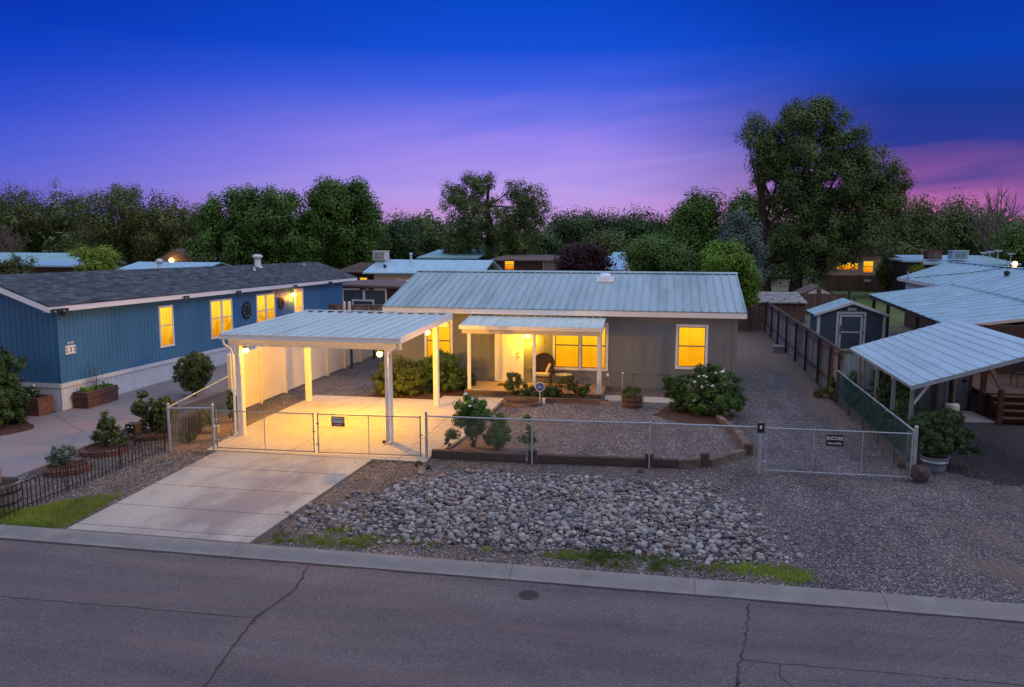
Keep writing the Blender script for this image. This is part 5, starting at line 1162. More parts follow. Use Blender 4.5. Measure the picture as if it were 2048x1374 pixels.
# porch furniture
ch = thing('wicker_chair', 'brown high-backed wicker armchair with cream cushion on the porch', 'chair', (-4.32, 28.65, .167)); x, y = -4.32, 28.65
mb = MB(); mb.box(x - .30, y - .28, .52, x + .30, y + .25, .58); mb.build('seat', M['wicker'], ch)
mb = MB(); n = 14; vs = []
for i in range(n + 1):
    t = math.pi * i / n
    for rr, zz in ((1, 0), (.9, 0)): pass
pts = [(x - .40 * math.cos(math.pi * i / n), y + .25 + .06 * math.sin(math.pi * i / n), .95 + .40 * math.sin(math.pi * i / n)) for i in range(n + 1)]
mb.path(pts, .035, 8)
mb.add([(p[0] * .93 + x * .07, y + .27, p[2] * .97 + .02) for p in pts] + [(x - .34, y + .25, .6), (x + .34, y + .25, .6)][::-1], [tuple(range(n + 3))]); mb.add([(p[0] * .93 + x * .07, y + .30, p[2] * .97 + .02) for p in pts] + [(x - .34, y + .28, .6), (x + .34, y + .28, .6)][::-1], [tuple(range(n + 3))[::-1]])
mb.path([(x - .40, y + .24, .97), (x - .36, y + .2, .58)], .03, 6); mb.path([(x + .40, y + .24, .97), (x + .36, y + .2, .58)], .03, 6); mb.build('backrest', M['wicker'], ch)
for s in (-1, 1):
    mb = MB(); mb.path([(x + s * .38, y + .2, .85), (x + s * .38, y - .2, .82), (x + s * .35, y - .29, .72), (x + s * .31, y - .27, .56)], .03, 7); mb.build('arm', M['wicker'], ch)
    for yy in (y - .25, y + .22): mb = MB(); mb.tube((x + s * .28, yy, .52), (x + s * .31, yy + (.04 if yy > y else -.04), .168), .022, 7); mb.build('leg', M['wicker'], ch)
mb = MB(); mb.box(x - .26, y - .25, .582, x + .26, y + .2, .66); mb.build('cushion', M['cushion'], ch)
mb = MB(); mb.bar((x + .12, y + .16, .66), (x + .25, y + .20, .98), .30, .07); mb.build('pillow', M['cushion'], ch)
t = thing('side_table', 'round cream-topped metal side table beside the wicker chair', 'table', (-3.55, 28.7, .167)); x, y = -3.55, 28.7
mb = MB(); mb.lathe((x, y, .60), [(.30, 0), (.31, .015), (.30, .03)], 24); mb.build('table_top', M['cushion'], t)
for a in range(3): an = a * 2.09 + .4; mb = MB(); mb.path([(x + .1 * math.cos(an), y + .1 * math.sin(an), .6), (x + .14 * math.cos(an), y + .14 * math.sin(an), .4), (x + .24 * math.cos(an), y + .24 * math.sin(an), .168)], .012, 6); mb.build('leg', M['black'], t)
mb = MB(); mb.box(-6.0, 28.45, .168, -5.35, 28.85, .182); mb.build('doormat', M['mulch'], None, (-5.7, 28.65, .168), label='dark red-brown doormat on the porch slab before the white door', cat='doormat')

# ================================================================== NEAR PLANTS
R_ = M['rose']
bush('rose_bush', 'tall leggy rose bush with white blooms just behind the front fence', -4.95, 20.35, 0, [(-.05, 0, 1.15, .42, .36, .30), (.1, 0, .85, .42, .36, .28), (-.3, 0, .75, .26, .22, .16), (.0, .1, .55, .3, .25, .2), (-.5, -.1, .42, .22, .16, .1)], .050, 6000, 130, .12, M['rosefront'], 'rose bush', stems=14, stem_r=.014, flowers=9, fsize=.06)
bush('rose_bush', 'smaller rounded rose bush right beside the tall rose behind the front fence', -4.28, 20.25, 0, [(0, 0, .42, .32, .28, .34), (.1, 0, .8, .14, .12, .22), (-.1, 0, .3, .28, .2, .22)], .048, 3600, 80, .11, M['rosefront'], 'rose bush', stems=10, stem_r=.011, flowers=0)
bush('sapling', 'thin leafy sprig climbing behind the first fence post in the gravel', -3.42, 20.2, 0, [(.0, 0, .95, .1, .08, .12), (0, 0, .6, .08, .06, .2), (-.1, 0, .35, .18, .1, .07), (.15, 0, .35, .15, .08, .06)], .065, 420, 26, .07, M['rosefront'], 'plant', stems=5, stem_r=.007)
bush('sapling', 'tiny twiggy seedling in the corner behind the drive gate post', -5.55, 19.95, 0, [(0, 0, .2, .08, .06, .15)], .045, 110, 12, .05, M['darkleaf'], 'plant', stems=4, stem_r=.006)
bush('white_rose', 'big dark bush covered in white roses at the corner of the house', 1.25, 25.9, 0, [(.25, -.5, .55, .72, .6, .52), (.55, -.1, .95, .72, .6, .52), (-.25, .1, .8, .55, .5, .6), (-.75, .2, .75, .38, .35, .32), (-1.05, .2, 1.0, .16, .14, .12), (.3, .1, 1.35, .45, .4, .28), (.95, -.3, .5, .4, .35, .35), (-.5, .0, .35, .4, .35, .35)], .052, 20000, 360, .13, R_, 'rose bush', stems=20, stem_r=.02, flowers=34, fsize=.065)
bush('shrub', 'olive green rounded shrub lit warm beside the right carport post', -9.25, 26.9, 0, [(0, 0, .62, .85, .7, .66), (-.25, .1, .95, .5, .45, .38), (.45, 0, .5, .5, .5, .5), (-.5, -.1, .45, .45, .45, .45)], .046, 18000, 300, .13, M['shrub'], stems=8)
bush('shrub', 'tall green shrub between the right rear carport post and the house window', -8.0, 27.6, 0, [(0, 0, .75, .72, .6, .72), (.2, .1, 1.15, .5, .4, .38), (-.4, 0, .9, .4, .4, .4), (.65, 0, .5, .42, .4, .45)], .048, 18000, 300, .13, M['rose'], stems=8)
bush('shrub', 'small low shrub at the left foot of the porch', -7.15, 28.3, 0, [(0, 0, .35, .35, .3, .35)], .05, 1600, 40, .1, M['shrub'], stems=5)
bush('rose_bush', 'slender rose bush standing left of the round porch planter', -5.05, 26.6, 0, [(0, 0, .8, .26, .2, .18), (-.1, 0, .55, .2, .18, .14), (.2, 0, .65, .2, .18, .12), (-.05, 0, .35, .14, .12, .14)], .055, 1100, 45, .09, M['shrub'], 'rose bush', stems=9, stem_r=.009, flowers=1)
bush('herb_clump', 'dark green bushy herbs behind the back board of the round planter', -4.45, 26.75, 0, [(-.25, 0, .3, .35, .25, .28), (.25, 0, .3, .4, .25, .26)], .035, 4200, 80, .09, M['darkleaf'], 'plant', stems=6, stem_r=.008)
bush('flowering_plant', 'airy yellow-green plant in the porch bed before the side table', -3.1, 26.95, .1, [(0, 0, .6, .32, .22, .2), (.15, 0, .35, .28, .2, .18), (-.4, 0, .3, .2, .16, .2)], .045, 1500, 60, .08, M['shrub'], 'plant', stems=12, stem_r=.007)
bush('flowering_plant', 'darker low plant in the porch bed next to the blue sign', -3.68, 26.85, .1, [(0, 0, .22, .28, .2, .2)], .045, 900, 30, .08, M['darkleaf'], 'plant', stems=6, stem_r=.007)
bush('flowering_plant', 'small drooping plant at the porch bed near the right post', -2.6, 26.95, .1, [(0, 0, .3, .2, .16, .2), (.1, 0, .5, .12, .1, .1)], .05, 500, 24, .08, M['darkleaf'], 'plant', stems=6, stem_r=.007)
# planted strip with round brick rings
def ring_bed(label, x, y, rx, ry, h=.12, m='brick'):
    t = thing('ring_planter', label, 'planter', (x, y, 0)); mb = MB(); n = 22
    for i in range(n):
        t0, t1 = 2 * math.pi * (i + .04) / n, 2 * math.pi * (i + .96) / n
        q = [(x + rx * rr * math.cos(a), y + ry * rr * math.sin(a), 0) for a, rr in ((t0, 1), (t1, 1), (t1, .84), (t0, .84))]; mb.hexa(q, [(p[0], p[1], h * random.uniform(.85, 1.1)) for p in q])
    mb.build('brick_ring', M[m], t); mb = MB(); mb.prism([(x + rx * .84 * math.cos(2 * math.pi * i / 20), y + ry * .84 * math.sin(2 * math.pi * i / 20)) for i in range(20)], 0, h * .8); mb.build('soil', M['mulch'], t); return t
ring_bed('round brick-edged bed with the grey-green sage near the strip front', -14.15, 16.45, .52, .55, .14)
ring_bed('round brick-edged bed in the middle of the strip under the small twisted shrub', -14.45, 18.15, .58, .62, .14)
ring_bed('dark edged bed at the back of the strip under the tall shrub', -14.25, 19.85, .60, .60, .12, 'brickd')
bush('sage_plant', 'grey-green sage plant in the round bed nearest the strip front', -14.4, 16.55, .1, [(0, 0, .25, .26, .24, .24), (.25, 0, .35, .14, .14, .2), (-.15, 0, .15, .2, .2, .14)], .04, 1700, 45, .09, M['sage'], 'plant', stems=8, stem_r=.008)
bush('small_shrub', 'small twisted shrub in the middle round bed of the strip', -14.5, 18.3, .1, [(0, 0, .42, .28, .26, .22), (.28, 0, .62, .14, .12, .12), (.0, 0, .7, .14, .12, .16), (-.25, 0, .25, .14, .12, .08), (.35, 0, .2, .25, .2, .12)], .055, 1700, 60, .10, M['shrub'], stems=12, stem_r=.014)
bush('small_shrub', 'taller two-lobed leafy shrub at the back bed of the strip by the corner post', -14.3, 20.05, .08, [(-.25, 0, .75, .32, .3, .3), (.35, 0, .6, .3, .3, .32), (.1, 0, .35, .4, .3, .25), (-.3, 0, 1.0, .18, .15, .14), (.4, 0, .95, .15, .14, .14)], .06, 4200, 90, .12, M['shrub'], stems=14, stem_r=.016)
bush('low_plant', 'dark low foliage at the left of the back bed of the strip', -14.8, 19.9, .06, [(0, 0, .15, .3, .2, .14)], .05, 700, 30, .08, M['darkleaf'], 'plant', stems=0)
t = thing('garden_lantern', 'small dark open-topped lantern box standing on legs in the planted strip', 'lantern', (-14.05, 18.95, 0)); x, y = -14.1, 18.9
mb = MB()
for sx in (-1, 1):
    for sy in (-1, 1): mb.bar((x + sx * .10, y + sy * .10, 0), (x + sx * .12, y + sy * .12, .62), .025, .025)
mb.build('leg', M['timberdark'], t); mb = MB(); mb.hexa([(x - .11, y - .11, .36), (x + .11, y - .11, .36), (x + .11, y + .11, .36), (x - .11, y + .11, .36)], [(x - .15, y - .15, .62), (x + .15, y - .15, .62), (x + .15, y + .15, .62), (x - .15, y + .15, .62)]); mb.build('box', M['timberdark'], t)
mb = MB()
for sx in (-.06, .06): mb.ball((x + sx, y - .16, .54), .025, 6)
mb.build('stud', M['petal'], t)
# side pen
t = thing('flower_pot', 'white pot standing inside the side pen behind the pedestrian fence panel', 'pot', (-12.75, 20.6, 0)); mb = MB(); mb.lathe((-12.7, 20.6, 0), [(.08, 0), (.12, .2), (.13, .21)], 14); mb.build('pot_body', M['cream'], t)
bush('dry_shrub', 'dry brownish shrub inside the side pen behind the leaning pickets', -13.3, 20.6, 0, [(0, 0, .4, .4, .35, .3), (.35, .2, .35, .3, .3, .2)], .045, 1500, 60, .1, M['olive'], stems=14, stem_r=.01)
bush('dry_shrub', 'low dry clump in front of the leaning pickets', -13.0, 19.6, 0, [(0, 0, .14, .3, .2, .14)], .04, 800, 30, .07, M['olive'], stems=0)
bush('rose_bush', 'green shrub with pale blooms beside the first vinyl fence post', -12.85, 21.9, 0, [(0, 0, .75, .26, .24, .3), (.05, 0, .35, .2, .2, .25)], .05, 1600, 40, .1, M['rose'], 'rose bush', stems=10, stem_r=.01, flowers=5, fsize=.07)
bush('round_shrub', 'dense dark rounded shrub between the blue home and the white vinyl fence', -16.3, 25.2, 0, [(0, 0, .95, .62, .55, .55), (.1, 0, 1.25, .45, .4, .32), (0, 0, .5, .42, .4, .3)], .05, 12000, 200, .13, M['shrub'], stems=10, stem_r=.03, flowers=0)
bush('evergreen_shrub', 'large feathery evergreen shrub at the front of the blue home', -19.75, 20.15, 0, [(-.2, 0, .9, 1.0, .9, .95), (.2, -.1, .5, .8, .7, .6), (-.4, .2, 1.6, .7, .6, .5), (.5, .0, .9, .4, .4, .3), (-.9, 0, 1.0, 1.0, .8, 1.1)], .048, 36000, 620, .13, M['juniper'], stems=14, stem_r=.03, aspect=2.4)
bush('evergreen_shrub', 'darker branching shrub against the blue front wall of the mobile home', -20.4, 21.1, .3, [(0, 0, 1.2, .6, .35, .6), (.6, 0, 1.45, .42, .2, .22), (.45, 0, .95, .42, .25, .34), (-.4, -.1, 1.95, .45, .25, .32), (.2, 0, 1.75, .35, .2, .2)], .055, 5200, 140, .11, M['darkleaf'], stems=16, stem_r=.02)
bush('flowering_plant', 'white petunias filling the brick planter at the corner of the blue home', -20.1, 21.65, .5, [(-.2, 0, .12, .75, .22, .14), (.3, 0, .2, .4, .2, .18)], .045, 2600, 70, .08, M['darkleaf'], 'flowers', stems=0, flowers=12, fsize=.07)
bush('flowering_plant', 'bright green low plants in the dark brick planter', -18.78, 23.5, .46, [(0, .1, .1, .2, .5, .13), (0, -.6, .1, .12, .15, .12)], .04, 1800, 50, .07, M['bright'], 'plant', stems=0)
bush('flowering_plant', 'tall thin dry stalks rising from the dark brick planter', -18.8, 23.4, .46, [(0, 0, .75, .15, .5, .35)], .03, 140, 30, .06, M['drygrass'], 'plant', stems=14, stem_r=.005)
# roses behind green fence
for i, (x, y, h, n, fl, l) in enumerate(((6.35, 27.8, .85, 3600, 2, 'dark vine mound against the pale metal fence at the end of the green fence'), (6.4, 26.0, .6, 2400, 5, 'white-flowered rose behind the green fence under the carport eave'), (6.35, 24.3, .55, 2400, 4, 'white-flowered low rose in the middle of the green fence bed'), (6.4, 22.6, .7, 3000, 4, 'dark rose near the front end of the green fence'))):
    bush('rose_bush', l, x, y, 0, [(0, 0, h * .5, .3, .8, h * .5), (0, .3, h, .25, .5, h * .4)], .055, n, 60, .14, M['darkleaf'], 'rose bush', 'roses behind the green fence', stems=8, stem_r=.01, flowers=fl, fsize=.07)
bush('climbing_plant', 'dark climbing plant under the carport behind its slim posts', 6.85, 25.3, 0, [(0, 0, 1.0, .35, .6, .5), (.1, 1.2, 1.1, .35, .5, .5), (.15, -.8, .9, .3, .5, .4)], .07, 5200, 110, .17, M['darkleaf'], 'plant', stems=10, stem_r=.012)
bush('weeds', 'small green weed clump at the foot of the board fence end', 5.55, 29.3, 0, [(0, 0, .15, .3, .3, .15), (.3, -.3, .4, .16, .3, .4)], .05, 1500, 40, .09, M['shrub'], 'plant', stems=0)

# ================================================================== RIVER ROCK BED
bed = [tuple(G(*p)[:2]) for p in ((592, 1052), (640, 1030), (720, 1000), (800, 978), (850, 962), (950, 950), (1050, 948), (1180, 955), (1300, 965), (1420, 982), (1490, 1030), (1540, 1075), (1565, 1118), (1520, 1132), (1440, 1125), (1300, 1118), (1180, 1105), (1060, 1096), (900, 1092), (760, 1080), (660, 1066))]
B_ = np.array(bed); lo, hi_ = B_.min(0), B_.max(0)
def bed_height(p):  # a shallow swale: heaped rim, dipped middle
    c = np.array([-2.6, 15.9]); d = np.sqrt((((p - c) / np.array([4.2, 1.7])) ** 2).sum(1)); return .01 + .055 * np.exp(-((d - .62) / .3) ** 2)
N0 = 9500; P_ = lo + RNG.random((N0 * 2, 2)) * (hi_ - lo); cB = B_.mean(0); lo, hi_ = lo - .5, hi_ + .5; P_ = lo + RNG.random((N0 * 2, 2)) * (hi_ - lo)
wav = 1 + .05 * np.sin(P_[:, 0] * 2.3) + .05 * np.sin(P_[:, 1] * 3.1 + P_[:, 0]) + RNG.normal(size=len(P_)) * .035
inn = in_poly(cB + (P_ - cB) / (.93 * wav)[:, None], bed); mid_ = in_poly(cB + (P_ - cB) / (1.02 * wav)[:, None], bed); outr = in_poly(cB + (P_ - cB) / 1.13, bed)
rnd = RNG.random(len(P_)); sel = inn | (mid_ & (rnd < .55)) | (outr & (rnd < .05)); P_ = P_[sel & (P_[:, 1] > 13.25)][:N0]
S_ = .020 + .056 * RNG.random(len(P_)) ** 2.8
order = np.argsort(-S_); P_, S_ = P_[order], S_[order]
# keep stones from piling into each other: simple relaxation on a grid
keep = []; cell = {}
for i, (p, s) in enumerate(zip(P_, S_)):
    k = (int(p[0] / .2), int(p[1] / .2)); ok = True
    for a in (-1, 0, 1):
        for b in (-1, 0, 1):
            for j in cell.get((k[0] + a, k[1] + b), ()):
                if np.hypot(*(P_[j] - p)) < (S_[j] + s) * .62: ok = False; break
            if not ok: break
        if not ok: break
    if ok: keep.append(i); cell.setdefault(k, []).append(i)
P_, S_ = P_[keep], S_[keep]; Hh = bed_height(P_)
flat('rock_bed_soil', rough([tuple(x) for x in (B_ - B_.mean(0)) * .93 + B_.mean(0)], .07), .02, M['darkgravel'], .015)
protos = []
for i in range(10):
    me = rock_mesh(2, random.uniform(.12, .30), (1, random.uniform(.55, .95), random.uniform(.38, .8))); me.materials.append(M['rocksurf']); protos.append(me)
big = np.argsort(-S_ * (1 + .15 * RNG.random(len(S_))) / np.hypot(P_[:, 0], P_[:, 1]))[:300]; bigset = set(big.tolist())
for i in big:
    o = bpy.data.objects.new('river_rock', protos[random.randrange(10)]); COL.objects.link(o); s = float(S_[i]) * 1.12
    o.location = (float(P_[i][0]), float(P_[i][1]), float(Hh[i]) + s * .35); o.scale = (s, s, s); o.rotation_euler = (random.uniform(-.4, .4), random.uniform(-.4, .4), random.random() * 6.28)
    tag(o, 'one of the larger rounded river stones in the roadside rock bed', 'rock', 'larger river stones in the roadside bed')
pv = [np.array([v.co[:] for v in me.vertices]) for me in protos]; pf_ = [np.array([p.vertices[:] for p in me.polygons]) for me in protos]
VV = []; FF = []; off = 0
def put(p, z, s, i):
    global off
    a = RNG.random() * 6.28; b = RNG.normal() * .3; ca, sa, cb, sb = math.cos(a), math.sin(a), math.cos(b), math.sin(b)
    Rm = np.array([[ca, -sa * cb, sa * sb], [sa, ca * cb, -ca * sb], [0, sb, cb]])
    VV.append(pv[i] @ Rm.T * s + np.array([p[0], p[1], z])); FF.append(pf_[i] + off); off += len(pv[i])
for i in range(len(P_)):
    if i in bigset: continue
    put(P_[i], Hh[i] + S_[i] * .3, S_[i], RNG.integers(10))
# small infill between
P2 = lo + RNG.random((17000, 2)) * (hi_ - lo); P2 = P2[in_poly(cB + (P2 - cB) / (1 + RNG.normal(size=len(P2)) * .05)[:, None], bed) & (P2[:, 1] > 13.2)]; H2 = bed_height(P2)
for p, h in zip(P2, H2): put(p, h - .03 + .02 * RNG.random(), .018 + .02 * RNG.random(), RNG.integers(10))
me = bpy.data.meshes.new('river_rock_infill'); V = np.concatenate(VV); Fc = np.concatenate(FF)
me.vertices.add(len(V)); me.vertices.foreach_set('co', V.reshape(-1)); me.loops.add(Fc.size); me.loops.foreach_set('vertex_index', Fc.reshape(-1).astype(np.int32))
me.polygons.add(len(Fc)); me.polygons.foreach_set('loop_start', np.arange(0, Fc.size, 3, dtype=np.int32)); me.polygons.foreach_set('loop_total', np.full(len(Fc), 3, dtype=np.int32)); me.polygons.foreach_set('use_smooth', np.ones(len(Fc), bool)); me.update(calc_edges=True)
me.materials.append(M['rocksurf']); o = bpy.data.objects.new('river_rocks', me); COL.objects.link(o); tag(o, 'mass of smaller river stones filling the roadside bed', 'rocks', None, 'stuff')
# loose chips scattered on the gravel
def chips(name, poly, n, s0, s1, label):
    pa = np.array(poly); l, h = pa.min(0), pa.max(0); P = l + RNG.random((n * 3, 2)) * (h - l); P = P[in_poly(P, poly)][:n]; V = []; F = []
    tet = np.array([[1, 0, 0], [-.5, .85, 0], [-.6, -.7, 0], [.1, 0, .8], [.6, .7, .3]]); tf = np.array([[0, 4, 3], [4, 1, 3], [1, 2, 3], [2, 0, 3]])
    for i, p in enumerate(P):
        a = RNG.random() * 6.28; s = s0 + (s1 - s0) * RNG.random() ** 3; R2 = np.array([[math.cos(a), -math.sin(a), 0], [math.sin(a), math.cos(a), 0], [0, 0, 1]])
        V.append(tet @ R2.T * s + np.array([p[0], p[1], .012])); F.append(tf + 5 * i)
    V = np.concatenate(V); F = np.concatenate(F); me = bpy.data.meshes.new(name); me.from_pydata(V.tolist(), [], F.tolist()); me.materials.append(M['rocksurf']); o = bpy.data.objects.new(name, me); COL.objects.link(o); tag(o, label, 'gravel', None, 'stuff')
chips('gravel_stones', [(-7.2, 13.0), (2.2, 13.0), (2.3, 19.2), (-7.0, 18.9)], 8000, .007, .028, 'loose stone chips on the verge gravel around the rock bed')
chips('gravel_stones', [(2.3, 13.0), (11, 13.0), (8, 19), (5.7, 30), (2.6, 30)], 11000, .007, .026, 'loose stone chips over the gravel lane and apron')
chips('gravel_stones', [(-13, 13.0), (-11.4, 13.0), (-11.8, 18.7), (-15, 20), (-15, 15), (-14.8, 13)], 5000, .006, .024, 'loose stone chips in the planted strip')
chips('gravel_stones', [(-5.4, 19.5), (1.5, 20), (2.2, 25), (1, 28), (-5, 26)], 9000, .006, .018, 'loose stone chips over the gravel yard')
# ================================================================== GRASS
def tufts(label, spots, m='grassmat', h=.07, w=.008, name='grass'):
    pts = []
    for (x, y, rx, ry, n) in spots:
        k = max(3, int(n / 20)); c = np.array([[x, y]]) + RNG.normal(size=(k, 2)) * np.array([rx, ry]) * .8
        idx = RNG.integers(0, k, n); n2 = n; pts.append(c[idx] + RNG.normal(size=(n, 2)) * .028)
    P = np.concatenate(pts); P = P[(P[:, 1] > 13.0)]
    P3 = np.concatenate([P, np.zeros((len(P), 1))], 1); blades(name, P3, h * (.25 + RNG.random(len(P3)) * 1.1), w, M[m], label=label, cat='grass', kind='stuff')
def px_spots(L, per=1.0):
    r = []
    for (px, py, rx, ry, n) in L:
        g_ = G(px, py); s = 13.5 / 1593; r.append((g_.x, g_.y, rx * s, ry * s * 2.2, int(n * per)))
    return r
lp = [(-14.3, 12.995), (-11.42, 12.995), (-11.62, 15.2), (-12.2, 14.9), (-12.9, 13.9), (-14.3, 13.3)]
pa = np.array(lp); l, h = pa.min(0), pa.max(0); P = l + RNG.random((30000, 2)) * (h - l); P = P[in_poly(P, lp)]
dens = np.clip(1.25 - ((P[:, 1] - 13) / 2.0) ** 2, 0, 1); P = P[RNG.random(len(P)) < dens * (.45 + .55 * (np.sin(P[:, 0] * 5.1) * np.sin(P[:, 1] * 4.3 + P[:, 0]) > -.3))]
blades('grass', np.concatenate([P, np.zeros((len(P), 1))], 1), .075, .009, M['grassmat'], label='patch of bright green grass between the iron pickets and the drive', cat='grass', kind='stuff')
tufts('scattered grass tufts along the kerb below the rock bed', px_spots([(680, 1062, 22, 7, 1000), (640, 1085, 40, 6, 800), (700, 1088, 40, 8, 1100), (745, 1078, 25, 6, 600), (560, 1082, 40, 5, 500), (625, 1075, 14, 5, 250), (560, 1068, 12, 4, 150), (830, 1086, 18, 6, 350), (800, 1080, 10, 5, 160), (860, 1092, 14, 4, 160),
    (980, 1100, 14, 4, 120), (1180, 1116, 55, 8, 2200), (1240, 1112, 40, 6, 1000), (1115, 1115, 20, 4, 260), (1330, 1125, 36, 7, 1000), (1310, 1140, 16, 5, 350), (1395, 1140, 16, 5, 260), (1440, 1135, 14, 5, 260), (1475, 1142, 15, 7, 500), (1530, 1140, 40, 9, 1700), (1580, 1155, 28, 9, 1300), (1605, 1152, 18, 5, 300), (1185, 1130, 20, 4, 150), (900, 1040, 20, 3, 40), (1020, 1075, 15, 3, 50), (700, 1040, 14, 3, 50), (1350, 1090, 14, 3, 50), (1480, 1100, 14, 3, 50), (1130, 1010, 10, 2, 25), (1240, 1135, 14, 4, 150)]))
tufts('sparse dry weeds along the drive edge and strip', [(-11.9, 16.4, .3, .5, 240), (-12.1, 15.6, .25, .3, 200), (-12.4, 17.8, .3, .4, 160), (-11.9, 18.4, .25, .15, 260), (-7.1, 18.6, .3, .2, 160), (-6.3, 18.75, .35, .12, 300), (-7.0, 17.0, .2, .8, 140), (5.5, 21.6, .12, .5, 200), (5.5, 24.5, .1, .6, 160), (-5.0, 19.8, .3, .1, 200), (-12.6, 19.4, .3, .3, 300)], 'drygrass', .05, .007)
tufts('weeds growing from the gutter joint cracks', [(-5.98, 12.99 + .03, .06, .02, 60), (-2.9, 13.02, .2, .02, 60), (1.2, 13.02, .3, .02, 90)], 'drygrass', .04, .006)
# ================================================================== BACKGROUND HOUSES
def box_house(name, label, px0, px1, ybase, ytop, D, depth, wall, roof, rtype='flat', over=.4, rise=.7, zb=0, cat='house'):
    a, b = Q(px0, ytop, D), Q(px1, ytop, D); z = a.z
    t = thing(name, label, cat, ((a.x + b.x) / 2, D, 0)); mb = MB(); mb.box(a.x, D, zb, b.x, D + depth, z); mb.build('wall', M[wall], t); mb = MB(); x0, x1 = a.x - over, b.x + over; y0, y1 = D - over, D + depth + over
    if rtype == 'flat': mb.hexa([(x0, y0, z), (x1, y0, z), (x1, y1, z + rise), (x0, y1, z + rise)], [(x0, y0, z + .14), (x1, y0, z + .14), (x1, y1, z + rise + .14), (x0, y1, z + rise + .14)])
    elif rtype == 'gx':
        ym = (y0 + y1) / 2; mb.ribbed((x0, y0, z), (1, 0, 0), x1 - x0, (0, ym - y0, rise), (0, -.2, 1), .5, .08, .03, .08); mb.ribbed((x0, y1, z), (1, 0, 0), x1 - x0, (0, ym - y1, rise), (0, .2, 1), .5, .08, .03, .08)
    else:
        xm = (x0 + x1) / 2; gable_core(mb, x0, x1, y0, y1, z - .02, z, z + rise, 'Y')
    mb.build('roof', M[roof], t); return t, a, b
def cooler(parent, px, py, D, w, h, m='galv'):
    p = Q(px, py, D); mb = MB(); mb.box(p.x - w / 2, D - w / 2, p.z - h, p.x + w / 2, D + w / 2, p.z); mb.box(p.x - w * .55, D - w * .55, p.z + .003, p.x + w * .55, D + w * .55, p.z + .06)
    o = mb.build('rooftop_cooler', M[m], parent); mb = MB()
    for i in range(5): mb.box(p.x - w * .4, D - w / 2 - .03, p.z - h * (.15 + .16 * i), p.x + w * .4, D - w / 2 - .003, p.z - h * (.22 + .16 * i))
    mb.build('louvre', M['fencewood'], o)
# tan mobile home with pale blue roof: long side to the camera, runs back
t = thing('tan_house', 'tan mobile home with pale roof and rooftop cooler behind the blue outbuilding', 'house', (-22, 62, 0)); D = 62
A = Q(748, 545, D); Bq = Q(955, 541, D); C = Q(662, 540, D + 7)
mb = MB(); mb.box(A.x, D, -.5, Bq.x, D + 7, A.z - .05); mb.build('wall', M['tan'], t)
mb = MB(); g1_ = Q(748, 545, D); mb.box(A.x - .06, D + .0, -.5, A.x - .004, D + 7, A.z - .06); mb.build('gable_wall', M['brownwall'], t)
mb = MB(); zr = A.z + .95; n = 8
mb.ribbed((A.x - .9, D - .3, A.z), (1, 0, 0), Bq.x - A.x + 1.4, (0, 4, zr - A.z), (0, -.2, 1), .6, .05, .02, .12); mb.ribbed((A.x - .9, D + 7.6, A.z), (1, 0, 0), Bq.x - A.x + 1.4, (0, -3.9, zr - A.z), (0, .2, 1), .6, .05, .02, .12); mb.build('roof', M['galv'], t)
mb = MB(); mb.hexa([(Q(660, 536, D).x, D + .5, A.z - .1), (A.x - .9, D + .5, A.z - .1), (A.x - .9, D + 7, A.z + .2), (Q(660, 536, D).x, D + 7, A.z + .5)], [(Q(660, 536, D).x, D + .5, A.z), (A.x - .9, D + .5, A.z), (A.x - .9, D + 7, A.z + .3), (Q(660, 536, D).x, D + 7, A.z + .6)]); mb.build('porch_roof', M['brownwall'], t)
mb = MB(); x0 = Q(665, 540, D).x; mb.box(x0, D + 2, -.5, A.x - .07, D + 2.1, A.z - .12); mb.build('porch_wall', M['brownwall'], t)
PT = frame((0, D, 0), (1, 0, 0), (0, -1, 0)); window(t, PT, Q(793, 555, D).x, .9, .9, 1.2, 'dimwin', cw=.07); window(t, PT, Q(808, 555, D).x, 1.2, 1.1, 1.0, 'winfar', 'tan', cw=.07)
window(t, frame((0, D + 2, 0), (1, 0, 0), (0, -1, 0)), Q(718, 555, D + 2).x, 1.0, .8, 1.2, 'winfar', 'tan', cw=.07)
cooler(t, 762, 503, D + 3.5, 1.1, .75, 'cream'); pipe_vent(t, Q(822, 515, D + 3).x, D + 3, A.z + .8, .1, .55); pipe_vent(t, Q(770, 537, D + 1.2).x, D + 1.2, A.z + .3, .09, .12, True, 'darkmetal')
box_house('flat_house', 'low building with teal-white roof far behind the tan mobile home', 845, 948, 530, 517, 84, 8, 'brownwall', 'tealroof', 'flat', .5, .7)
box_house('teal_house', 'house with teal metal roof at the far left edge beyond the blue home', -60, 120, 560, 530, 66, 8, 'tan', 'tealroof', 'gx', .6, 1.1)
box_house('low_house', 'brown walled flat roofed building in front of the teal roofed house', 38, 150, 560, 533, 58, 4, 'brownwall', 'galv', 'flat', .4, .2)
box_house('white_roof_house', 'long low building with white ribbed roof just beyond the blue home ridge', 232, 388, 560, 543, 60, 7, 'fencewood', 'galv', 'gx', .4, .7)
t, a, b = box_house('brown_roof_house', 'small house with dark brown gable roof under the olive trees', 318, 395, 540, 522, 88, 9, 'brownwall', 'brownroof', 'gy', .4, 1.5)
jar_lamp(t, Q(343, 521, 87), 25, (0, .5), .28)
t, a, b = box_house('shadow_house', 'dim brown house under the willow with an orange lit window', 985, 1110, 545, 522, 78, 8, 'brownwall', 'brownroof', 'flat', .3, .3)
PW = frame((0, 78, 0), (1, 0, 0), (0, -1, 0)); window(t, PW, Q(1008, 530, 78).x, 2.2, 1.1, 1.1, 'winfar', 'brownwall', cw=.08); window(t, PW, Q(1086, 530, 78).x, 2.0, 1.4, 1.3, 'dimwin', 'tan', cw=.08)
